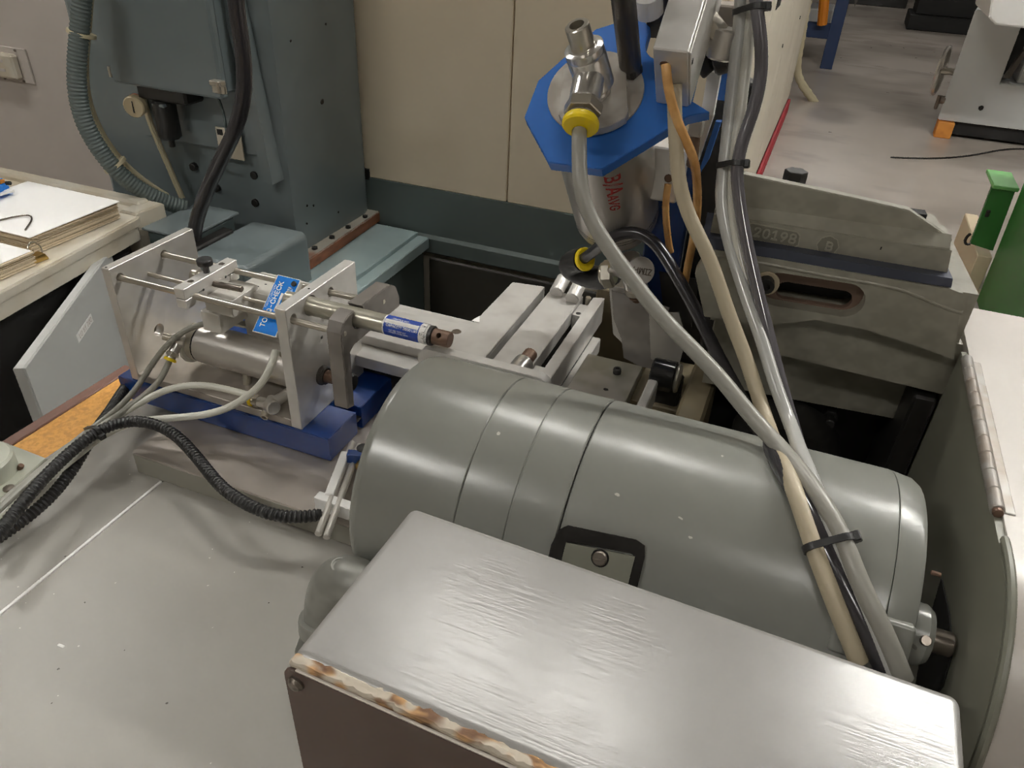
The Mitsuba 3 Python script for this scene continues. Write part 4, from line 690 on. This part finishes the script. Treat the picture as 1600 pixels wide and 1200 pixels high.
# air cylinder of the fixture
t = thing('air_cylinder', 'polished stainless air cylinder lying between the fixture plates', 'air cylinder')
CX = lambda prof: lathe(prof, (0, .698, .941), AX, 56)
part(t, 'barrel', CX([(0, -.722), (.0268, -.722), (.0275, -.7215), (.0275, -.545), (.02, -.545)]), 'cylsteel')
part(t, 'end_cap', CX([(0, -.738), (.022, -.738), (.0262, -.736), (.0268, -.733), (.0268, -.7245), (.0258, -.7240), (.0258, -.7225)]), 'nickel')
part(t, 'seal', CX([(.0255, -.7242), (.0271, -.7242), (.0271, -.7222), (.0255, -.7222)]), 'blacksteel')
part(t, 'end_band', CX([(.0270, -.563), (.0280, -.563), (.0280, -.560), (.0270, -.560)]), 'nickel')
part(t, 'rear_nut', hexn((-.7495, .698, .941), (-.737, .698, .941), .0145), 'chrome')
part(t, 'foot_stud', cat(cyl((-.648, .684, .894), (-.648, .690, .918), .0062, 16)), 'nickel')
part(t, 'cushion', lathe([(.012, -.003), (.0245, -.003), (.0245, .002), (.012, .002)], (-.741, .695, .934), AX, 30), 'tubewhite')
def fitting(name, label, c, a1, a2, s=1.0, ring=True, group=None):
    """A banjo elbow: post along a1, tube port along a2."""
    t = thing(name, label, 'air fitting', group); c = np.asarray(c, float); a1, a2 = unit(a1), unit(a2)
    part(t, 'body', lathe([(0, -.010), (.0085, -.010), (.0095, -.009), (.0095, .007), (.0085, .009), (.0085, .010), (0, .010)], c, a1, 28) if s == 1 else lathe([(r * s, h * s) for r, h in [(0, -.010), (.0085, -.010), (.0095, -.009), (.0095, .007), (.0085, .009), (0, .009)]], c, a1, 28), 'chrome')
    part(t, 'post', cat(lathe([(r * s, h * s) for r, h in [(.0, .009), (.0066, .009), (.0066, .012), (.0058, .013), (.0058, .023), (.0052, .0235), (.0036, .0235), (.0036, .015), (0, .015)]], c, a1, 26)), 'nickel')
    part(t, 'port', cat(lathe([(r * s, h * s) for r, h in [(0, .004), (.0072, .004), (.0076, .006), (.0076, .019), (.0070, .020), (0, .020)]], c, a2, 24), ), 'chrome')
    part(t, 'nut', cat(hexn(c + a2 * .020 * s, c + a2 * .026 * s, .0092 * s), cyl(c + a2 * .026 * s, c + a2 * .030 * s, .0066 * s, 20)), 'nickel')
    if ring: part(t, 'release_ring', lathe([(r * s, h * s) for r, h in [(.0045, .029), (.0080, .029), (.0088, .0305), (.0088, .0325), (.0080, .0335), (.0045, .0335)]], c, a2, 28), 'yellow')
    return t
fitting('banjo_fitting', 'small chrome elbow air fitting at the left end of the fixture air cylinder', (-.7445, .676, .952), (-.9, -.25, .15), (-.10, -.70, -.72), .95)
part('banjo_fitting', 'link', cyl((-.7445, .676, .952), (-.736, .69, .946), .008, 16), 'chrome')
fitting('banjo_fitting', 'small chrome elbow air fitting low at the middle plate beside the translucent tubes', (-.578, .648, .911), (.12, -.85, -.30), (-1, -.1, .0), .95)
part('banjo_fitting_001', 'link', cat(cyl((-.578, .648, .911), (-.565, .68, .918), .0075, 16), cyl((-.5715, .638, .9185), (-.5600, .632, .9205), .0098, 22)), 'chrome')
fitting('hose_stub', 'dark tube stub where the translucent tube leaves the air cylinder', (-.566, .680, .988), (0.3, .2, 1), (-.15, -.55, -.8), .55, False)
part('hose_stub', 'stem', cyl((-.566, .680, .988), (-.563, .690, .962), .006, 14), 'blacksteel')

# small rod stop in front of the motor
t = thing('rod_stop', 'small white rod stop with two steel rods at the end of the corrugated conduit', 'rod stop')
yd = 18; RO = V(-.4325, .548, 0)
def rs_(m): return rotz(m, 0, RO)
dr_ = unit(V(-.0505, .15, 0))
part(t, 'cross_bar', box(-.452, -.388, .5525, .5655, .853, .873, .0007), 'white')
for a, b in (((-.414, .505, .87), .17), ((-.4025, .5045, .87), .17)): part(t, 'rod', cyl(V(*a), V(*a) + dr_ * b, .0042, 16), 'brushed')
part(t, 'flat_rail', place(box(-.0055, .0055, 0, .082, -.004, .004, .0006), np.stack([V(-dr_[1] * -1, dr_[0] * -1, 0), dr_, V(0, 0, 1)]), V(-.4365, .563, .872)), 'white')
part(t, 'blue_clip', rotz(box(-.452, -.425, .628, .640, .872, .886, .001), 18, (-.44, .63, 0)), 'anodblue')
part(t, 'ball', lathe([(.0075 * math.cos(s), .0075 * math.sin(s)) for s in np.linspace(-1.57, 1.57, 10)], (-.432, .628, .872), (0, 0, 1), 20), 'brass')
part(t, 'black_knob', cyl((-.438, .645, .872), (-.438, .645, .888), .0085, 24, .001), 'black')

# ---------------------------------------------------------------- cross slide
t = thing('slide_rail', 'ground steel slide plate running behind the torque driver to the cross slide', 'slide plate')
part(t, 'lower_plate', box(-.56, -.345, .776, .94, .912, .930, .0008), 'ground')
part(t, 'upper_plate', prism([(-.56, .808), (-.3455, .808), (-.3455, .93), (-.405, .925), (-.405, .905), (-.425, .905), (-.425, .900), (-.56, .892)], .930, .945, ch=.0008), 'ground')
part(t, 'support', box(-.55, -.35, .80, .92, .812, .912, .002), 'blacksteel')
part(t, 'cap_screw', pipe((-.4155, .876, .9446), (-.4155, .876, .9458), .0072, .0036, 24), 'screw')
part(t, 'socket', hexn((-.4155, .876, .9450), (-.4155, .876, .9454), .0040), 'void')
part(t, 'left_leaf', prism([(-.402, .80), (-.346, .80), (-.346, 1.066), (-.400, 1.058)], .928, .950, ch=.0012), 'ground')
part(t, 'middle_leaf', prism([(-.334, .72), (-.279, .72), (-.279, 1.062), (-.334, 1.056)], .926, .950, ch=.0012), 'ground')
part(t, 'right_guide', prism([(-.262, .72), (-.2455, .72), (-.2455, 1.071), (-.263, 1.065)], .905, .950, ch=.0012), 'ground')
part(t, 'guide_foot', box(-.2455, -.232, .80, 1.02, .88, .905, .001), 'ground')
part(t, 'gap_floor', box(-.35, -.255, .72, 1.05, .85, .870, .001), 'black')
part(t, 'under_rib', box(-.334, -.28, .74, 1.04, .868, .928, .001), 'blacksteel')
for a, b in ((1.005, 1.045), (.72, .842)):
    part(t, 'spacer', box(-.2785, -.2625, a, b, .92, .944, .0006), 'ground')
part(t, 'spacer_hole', cyl((-.2705, 1.012, .9438), (-.2705, 1.012, .9444), .0042, 16), 'black')
part(t, 'spacer_hole', cyl((-.2705, .826, .9438), (-.2705, .826, .9444), .0042, 16), 'black')
part(t, 'small_screw', cyl((-.269, 1.058, .935), (-.269, 1.058, .952), .0045, 16), 'nickel')
for x, y in ((-.318, 1.040), (-.288, 1.030)):
    part(t, 'knurled_screw', cyl((x, y, .956), (x, y + .036, .966), .0112, 28, .0015), 'aluminium')
part(t, 'torn_strip', prism([(-.405, .906), (-.400, .925), (-.392, .906)], .951, .9515), 'white')
t = thing('stop_bar', 'bright steel bar with rounded ends standing just behind the motor', 'steel bar')
SB = stadium(-.357, -.222, 1.022, .0155)
part(t, 'bar', prism(SB, -.007, .007, XZ, (0, .684, 0), ch=.0006), 'ground')
part(t, 'stand', cat(cyl((-.29, .684, .90), (-.29, .684, 1.01), .008, 16), box(-.30, -.28, .672, .73, .89, .91, .001)), 'darksteel')
part(t, 'shoulder_screw', cyl((-.255, .69, 1.020), (-.253, .722, 1.023), .0125, 28), 'chrome')
part(t, 'screw_head', cyl((-.253, .722, 1.023), (-.252, .742, 1.025), .0085, 24), 'bronze')
t = thing('tool_block', 'grey steel block with a socket screw right of the cross slide', 'steel block')
part(t, 'block', box(-.227, -.1445, .79, .927, .87, .930, .001), 'toolblock')
part(t, 'cap_screw', pipe((-.174, .892, .930), (-.174, .892, .9385), .0056, .0028, 24), 'blacksteel')
part(t, 'tapped_hole', cyl((-.177, .846, .9299), (-.177, .846, .9303), .0034, 14), 'black')
t = thing('rest_block', 'tan oily machine rest with a dark glossy roller and a bright round edged stop', 'machine rest')
part(t, 'body', box(-.145, -.078, .86, .99, .812, .915, .002), 'oilpan')
part(t, 'front', box(-.16, -.079, .80, .86, .812, .895, .002), 'oilpan')
part(t, 'back_face', box(-.27, -.10, 1.11, 1.13, .70, .945, .002), 'oilpan')
part(t, 'roller', cat(cyl((-.122, .862, .964), (-.090, .862, .964), .021, 36, .002)), 'blackgloss')
part(t, 'roller_rim', cyl((-.090, .862, .964), (-.084, .862, .964), .0195, 36, .002), 'nickel')
part(t, 'roller_bracket', box(-.125, -.082, .868, .90, .90, .95, .003), 'blacksteel')
part(t, 'bright_stop', box(-.122, -.1085, .765, .845, .93, .966, .004, 3), 'aluminium')

# ---------------------------------------------------------------- tilted air cylinder unit hanging over the slide
th_ = math.radians(41.7); HA = V(1, 0, 0); HB = V(0, math.cos(th_), math.sin(th_)); HN = V(0, -math.sin(th_), math.cos(th_)); HP = V(-.2201, .8009, 1.3196)
HF = np.stack([HA, HB, HN])
W = lambda u, w, h: HP + HA * u + HB * w + HN * h
def hb(u0, u1, w0, w1, h0, h1, b=.001, n=1): return place(box(u0, u1, w0, w1, h0, h1, b, n), HF, HP)
t = thing('plunge_unit', 'blue octagonal mounting plate with polished air cylinder hanging above the slide', 'air cylinder')
oct_ = [(-.0665, -.040), (-.0655, .006), (-.0225, .078), (.0075, .0945), (.026, .0945), (.035, .087)] + [(.0545 - .019 * math.cos(s) , .068 - .019 * math.sin(s)) for s in np.linspace(.0, 1.57, 7)] + [(.075, .050), (.097, .050), (.099, .006), (.120, -.004), (.101, -.0125), (.032, -.0865), (-.0235, -.0885)]
part(t, 'mounting_plate', prism(oct_, -.0145, 0, HF, HP, ch=.0009), 'blueplate')
part(t, 'flange_disc', lathe([(.0, 0), (.0505, 0), (.0508, .0006), (.0502, .0022), (0, .0022)], HP + HN * .0001, HN, 72), 'discsteel')
sec = [(-.039, .022), (-.034, .030), (.026, .034), (.040, -.030), (.0405, -.036)] + [(.054 * math.sin(s) - .004, -.054 * math.cos(s)) for s in np.linspace(.75, -.35, 10)] + [(-.030, -.035)]
part(t, 'clamp_pad', prism([(-.037, .014), (-.022, .030), (.024, .034), (.043, -.026)] + [(.0535 * math.sin(s), -.0535 * math.cos(s)) for s in np.linspace(.92, -.25, 10)] + [(-.026, -.040)], .002, .013, HF, HP, ch=.0008), 'discsteel')
part(t, 'cylinder_barrel', lathe([(0, -.255), (.0535, -.255), (.0558, -.2535), (.0562, -.251), (.0562, -.0145), (.05, -.0145)], HP, HN, 72), 'cylsteel')
part(t, 'groove_line', cat(lathe([(.0555, -.234), (.05635, -.234), (.05635, -.2325), (.0555, -.2325)], HP, HN, 72), lathe([(.0555, -.240), (.05635, -.240), (.05635, -.2385), (.0555, -.2385)], HP, HN, 72)), 'darksteel')
part(t, 'end_cap', lathe([(0, -.285), (.030, -.285), (.046, -.275), (.053, -.262), (.0548, -.256)], HP, HN, 64), 'cylsteel')
def hcyl(s, h, hpos, a0, m='redink', r=.0562):
    """Lettering wrapped round the barrel, reading down it."""
    msh = meshkit.text_mesh(s, h, .00015, True); v = np.asarray(msh.vertices); ph = a0 + v[:, 1] / r; rr = r + v[:, 2] + .00005
    msh.vertices = HP + np.outer(rr * np.cos(ph), HA) + np.outer(rr * np.sin(ph), HB) + np.outer(hpos - v[:, 0], HN); return msh
part(t, 'red_marking', hcyl('B/A', .018, -.070, math.radians(-72)), 'redink'); part(t, 'red_marking', hcyl('AVG', .012, -.112, math.radians(-72)), 'redink')
part(t, 'end_nut', hexn(W(.004, 0, -.283), W(.006, 0, -.305), .0235, HA), 'chrome')
part(t, 'brass_ring', lathe([(.012, 0), (.0245, 0), (.0245, .003), (.012, .003)], W(.004, 0, -.283), HN, 32), 'brass')
part(t, 'threaded_rod', cat(cyl(W(.030, .030, .002), W(.030, .030, .34), .0115, 24)), 'darksteel')
part(t, 'rod_foot', hexn(W(.030, .030, .002), W(.030, .030, .012), .0128), 'blacksteel')
part(t, 'white_cap', cyl(W(.033, .090, .02), W(.033, .090, .05), .017, 28), 'white')
part(t, 'black_column', place(box(.045, .06, .088, .105, -.02, .30, .002), HF, HP), 'black')
part(t, 'back_block', hb(.030, .062, .090, .12, -.02, .02), 'blacksteel')
# elbow fitting on the disc
EC = W(.002, -.006, .044); EP = unit(HA * -.012 + HB * .0127 + HN * .048); EQ = unit(HA * .010 + HB * -.068 + HN * .003)
fitting('elbow_fitting', 'large chrome elbow air fitting with yellow ring standing on the steel flange disc', EC, EP, EQ, 2.05)
part('elbow_fitting', 'stem', cyl(W(.002, -.006, .012), EC - EP * .016, .0165, 28), 'chrome')
part('elbow_fitting', 'post_cup', lathe([(.014, .015), (.0185, .016), (.0195, .019), (.0195, .0245), (.016, .026), (.0132, .026)], EC, EP, 30), 'chrome')
# sensor housings
t = thing('sensor_box', 'tall aluminium sensor box with two cables leaving its lower end', 'sensor box')
part(t, 'body', hb(.0655, .0985, -.003, .16, .0005, .080, .0012), 'aluminium')
part(t, 'side_lid', hb(.0985, .1005, -.002, .16, .003, .078, .0006), 'aluminium')
part(t, 'side_hole', cyl(W(.1003, .004, .060), W(.1010, .004, .060), .0030, 14), 'blacksteel')
for u, h in ((.0762, .060), (.0862, .030)): part(t, 'cable_hole', cyl(W(u, -.0036, h), W(u, -.0028, h), .0048, 18), 'bronze')
t = thing('limit_box', 'smaller aluminium sensor box below the blue plate with a tan cable', 'sensor box')
part(t, 'body', box(-.176, -.134, .905, .955, 1.180, 1.245, .002), 'aluminium')
part(t, 'cable_hole', cyl((-.1475, .9055, 1.210), (-.1475, .9035, 1.210), .005, 16), 'bronze')
t = thing('slide_post', 'black painted slide post with blue back plate carrying the hanging cylinder', 'machine post')
part(t, 'post', box(-.128, -.076, .995, 1.03, .812, 1.31, .003), 'black')
part(t, 'blue_back', box(-.178, -.126, .975, .989, .99, 1.225, .002), 'anodblue')
part(t, 'blue_lug', box(-.122, -.100, .93, .95, 1.30, 1.36, .001), 'blueplate')
part(t, 'white_strip', prism([(-.122, 1.29), (-.108, 1.29), (-.108, 1.335), (-.122, 1.335)], 0, .012, XZ, (0, .91, 0)), 'white')
part(t, 'strip_lower', prism([(-.124, 1.235), (-.116, 1.235), (-.108, 1.289), (-.121, 1.289)], 0, .012, XZ, (0, .915, 0)), 'aluminium')
part(t, 'blue_strip', prism([(-.116, 1.21), (-.106, 1.235), (-.100, 1.28), (-.106, 1.28)], 0, .010, XZ, (0, .925, 0)), 'blueplate')
part(t, 'clamp_block', box(-.128, -.1135, .865, .885, 1.272, 1.290, .001), 'platesteel')
part(t, 'clamp_pin', cyl((-.1205, .874, 1.274), (-.1185, .874, 1.236), .0062, 16, .003), 'bronze')
part(t, 'top_block', box(-.13, -.08, .91, .95, 1.36, 1.40, .002), 'platesteel')
t = thing('upper_fitting', 'nickel elbow fitting half hidden behind the pale tubes near the top', 'air fitting')
part(t, 'port', cat(hexn((-.128, .86, 1.392), (-.112, .86, 1.378), .0115), cyl((-.132, .86, 1.397), (-.127, .86, 1.392), .010, 20)), 'nickel')
part(t, 'body', cyl((-.108, .86, 1.355), (-.105, .86, 1.385), .014, 24), 'chrome')
part(t, 'collar', cyl((-.115, .88, 1.350), (-.10, .88, 1.356), .016, 24), 'black')
part(t, 'knurl', cyl((-.132, .88, 1.352), (-.116, .88, 1.338), .010, 20), 'blacksteel')
# lower fitting: nut, round cap with raised letters, yellow ringed port, stub
t = thing('cap_fitting', 'chrome air fitting with round lettered cap below the polished cylinder', 'air fitting')
FC = V(-.1830, .942, 1.066); fb = unit(V(.25, .35, -1))
part(t, 'body', cat(cyl(FC - fb * .022, FC + fb * .028, .0165, 28), cyl(FC + V(-.030, .0, .006), FC, .0165, 24), ), 'chrome')
capd = unit(V(.34, -.80, .36)); cc = V(-.1675, .922, 1.0765)
part(t, 'cap', lathe([(0, -.012), (.0185, -.012), (.0190, -.001), (.0182, 0), (0, 0)], cc, capd, 40), 'aluminium')
CX_ = unit(np.cross(V(0, 0, 1), capd)); CY_ = np.cross(capd, CX_); ca = math.radians(172)
CXr = CX_ * math.cos(ca) + CY_ * math.sin(ca); CYr = np.cross(capd, CXr)
mt = meshkit.text_mesh('ZIMPA', .0082, .0008, True); mt.apply_translation([-mt.extents[0] / 2 - mt.bounds[0][0], -.004, 0]); mt.vertices = np.asarray(mt.vertices) * [.030 / mt.extents[0], 1, 1]
part(t, 'raised_letters', place(mt, np.stack([CXr, CYr, capd]), cc), 'screw')
part(t, 'neck', cyl(FC + fb * .026, FC + fb * .040, .0165, 24), 'nickel')
part(t, 'o_ring', cat(lathe([(.010, 0), (.0148, 0), (.0148, .003), (.010, .003)], FC + fb * .041, fb, 24), lathe([(.010, 0), (.0140, 0), (.0140, .003), (.010, .003)], FC + fb * .046, fb, 24)), 'bronze')
part(t, 'stub', pipe(FC + fb * .050, FC + fb * .078, .0105, .007, 22), 'brushed')
YR = V(-.252, .940, 1.068); yd_ = unit(V(.75, -.45, .45))
part(t, 'release_ring', lathe([(.0085, 0), (.0155, 0), (.0165, .002), (.0165, .005), (.0150, .0065), (.0085, .0065)], YR, yd_, 32), 'yellow')
part(t, 'black_elbow', cat(tube(smoothpath([YR, YR - yd_ * .02, YR - yd_ * .036 + V(0, 0, -.006), (-.262, .965, 1.035), (-.235, .96, 1.034), (-.212, .95, 1.052)], .004), .0172, 20)), 'black')
part(t, 'port_nut', cat(hexn((-.222, .945, 1.050), (-.208, .945, 1.054), .020), cyl((-.226, .945, 1.049), (-.206, .945, 1.055), .016, 20)), 'nickel')
# thin guard plates hanging under the unit
t = thing('guard_plates', 'scuffed thin steel guard plates hanging below the chrome fitting', 'guard plate')
def gp(pts, y, lean, m='scuffed'):
    F = np.stack([V(1, 0, 0), unit(V(0, -lean, 1)), unit(V(0, -1, -lean))]); return prism(pts, -.0012, .0012, F, (0, y, 0))
part(t, 'back_plate', gp([(-.214, 1.030), (-.17, 1.034), (-.17, .942), (-.1805, .9425), (-.1990, .956)], .953, 0), 'aluminium')
part(t, 'middle_plate', gp([(-.208, 1.028), (-.125, 1.020), (-.130, .918), (-.154, .918), (-.1775, .9255), (-.1845, .955), (-.200, .985)], .946, 0), 'scuffed')
part(t, 'right_plate', gp([(-.150, 1.010), (-.110, 1.020), (-.094, .982), (-.0965, .937), (-.103, .932), (-.137, .9385)], .938, .0), 'brushed')
part(t, 'dark_plate', gp([(-.150, 1.06), (-.095, 1.06), (-.092, .965), (-.125, .965)], .968, .0), 'blacksteel')

# ---------------------------------------------------------------- hoses
def hose(name, key, r, m, label, cat_='hose', step=.005, sig=3, prof=None, n=18):
    return solo(name, tube(smoothpath(HOSES[key], step, sig), r, n, prof), m, label, cat_, smooth=True)
hose('air_hose', 'gray', .0074, 'hosegray', 'thick grey air hose sweeping from the upper yellow fitting down over the motor')
hose('air_hose', 'black', .0076, 'hoseblack', 'glossy black air hose arching from the lower yellow fitting')
hose('air_hose', 'tan', .0072, 'hosetan', 'beige cable sleeve running from the sensor box down beside the grey hose')
hose('air_hose', 'white', .0066, 'hosewhite', 'pale grey tube, leftmost of the three tubes tied near the top', 'tube')
hose('air_hose', 'clear', .0058, 'hoseclear', 'milky clear tube, middle one of the three tubes tied near the top', 'tube')
hose('air_hose', 'smoke', .0064, 'hosesmoke', 'smoky dark tube bowing right of the pale tubes near the top', 'tube')
hose('sensor_cable', 'orange', .0046, 'hoseorange', 'orange tan cable leaving the tall sensor box', 'cable')
hose('sensor_cable', 'orange2', .0042, 'hoseorange', 'short orange tan cable leaving the smaller sensor box', 'cable')
def corr(s): return .0056 + .0022 * abs(math.sin(s * math.pi / .0054)) ** .8
hose('corrugated_conduit', 'corr_front', 0, 'corr', 'black corrugated conduit looping over the bed to the rod stop', 'conduit', .0007, 14, corr, 14)
hose('corrugated_conduit', 'corr_back', 0, 'corr', 'black corrugated conduit running down behind the grey tubes at the left', 'conduit', .0007, 14, corr, 14)
hose('air_tube', 'tubeA', .0048, 'tubewhite', 'milky white tube curving in front of the blue base to the air cylinder', 'tube', .004)
hose('air_tube', 'tubeB', .0046, 'tubewhite', 'milky white tube running to the low fitting at the middle plate', 'tube', .004)
hose('air_tube', 'tubeC', .0042, 'tubegray', 'grey tube leaving the yellow ringed fitting of the air cylinder', 'tube', .004)
hose('air_tube', 'tubeD', .0040, 'tubegray', 'grey tube arching over the left end of the air cylinder', 'tube', .004)
def tie(label, pts, rad, d, head):
    t = thing('zip_tie', label, 'cable tie'); c = np.asarray(pts, float); F = frame(d)
    a = np.arange(40) / 40 * 2 * math.pi
    from scipy.spatial import ConvexHull
    q = (c - c.mean(0)) @ F.T; cloud = np.concatenate([q[:, :2] + r_ * np.stack([np.cos(s), np.sin(s)]) for s in a for r_ in (1,) ] if False else [qq[:2] + rr * np.column_stack([np.cos(a), np.sin(a)]) for qq, rr in zip(q, rad)])
    h = cloud[ConvexHull(cloud).vertices]
    out = np.asarray(m3.CrossSection([h]).offset(.0016, m3.JoinType.Round).to_polygons()[0]); 
    mid = q[:, 2].mean()
    part(t, 'band', prism(out, mid - .0028, mid + .0028, F, c.mean(0), [h]), 'black')
    hd = V(*head) @ F; k = out[np.argmax(out @ (F @ V(*head))[:2])]
    pos = c.mean(0) + F[0] * k[0] + F[1] * k[1] + F[2] * mid
    part(t, 'head', place(box(-.0040, .0040, -.0028, .0048, -.0042, .0042, .001), frame(d, V(*head)), pos), 'black')
    return t
def at(key, target):
    p = smoothpath(HOSES[key], .003); return p[np.argmin(np.linalg.norm(p - np.asarray(target, float), axis=1))]
tw = V(*HOSES['white'][5]); 
tie('black zip tie round the pale tubes above the casting', [at('white', tw), at('clear', HOSES['clear'][5]), at('smoke', HOSES['smoke'][8])], [.0068, .006, .0066], V(*HOSES['white'][4]) - V(*HOSES['white'][6]), (1, 0, .2))
tie('black zip tie round the hose bundle over the motor', [at('gray', HOSES['gray'][16]), at('black', HOSES['black'][13]), at('tan', HOSES['tan'][14]), at('white', HOSES['white'][16])], [.0076, .0078, .0074, .0068], V(*HOSES['gray'][15]) - V(*HOSES['gray'][17]), (1, 0.1, .4))
tie('wide black cable clamp round the three tubes at the top edge', [at('white', HOSES['white'][1]), at('clear', HOSES['clear'][1]), at('smoke', HOSES['smoke'][1])], [.0068, .006, .0068], V(*HOSES['white'][0]) - V(*HOSES['white'][2]), (1, 0, 0))
tie('black zip tie where the corrugated conduits join the grey tubes', [at('corr_front', HOSES['corr_front'][11]), at('tubeC', HOSES['tubeC'][6]), at('tubeD', HOSES['tubeD'][11]), at('tubeB', HOSES['tubeB'][9])], [.0072, .0046, .0044, .005], V(*HOSES['corr_front'][10]) - V(*HOSES['corr_front'][12]), (.3, -.9, -.2))

# ---------------------------------------------------------------- particle board strip and knob plate at the left
t = thing('board_strip', 'orange particle board strip with brown edge beside the grey bed', 'board')
part(t, 'panel', box(-.952, -.866, -.3, .76, .775, .80, .001), 'board')
part(t, 'edge_band', box(-.972, -.952, -.3, .76, .772, .802, .0015), 'boardedge')
t = thing('knob_plate', 'pale green grey mounting plate with a round knob socket at the left edge', 'mounting plate')
part(t, 'plate', prism([(-.905, .496), (-.823, .494), (-.807, .40), (-.807, .30), (-.905, .30)], .8205, .85, ch=.0015), 'knobpaint')
part(t, 'collar', lathe([(0, 0), (.040, 0), (.040, .022), (.037, .025), (.024, .025), (0, .025)], (-.868, .438, .85), (0, 0, 1), 40), 'knobpaint')
part(t, 'handle', cyl((-.878, .442, .874), (-.888, .446, .955), .0215, 28), 'knobpaint')
for x, y in ((-.8905, .488), (-.815, .432)): part(t, 'screw', lathe([(0, 0), (.0068, 0), (.0062, .0022), (0, .003)], (x, y, .8498), (0, 0, 1), 20), 'screw')
part(t, 'side_pin', cyl((-.836, .464, .8495), (-.832, .466, .856), .0035, 12), 'bronze')
part(t, 'set_screw', cyl((-.848, .4045, .861), (-.847, .4015, .861), .0030, 10), 'blacksteel')
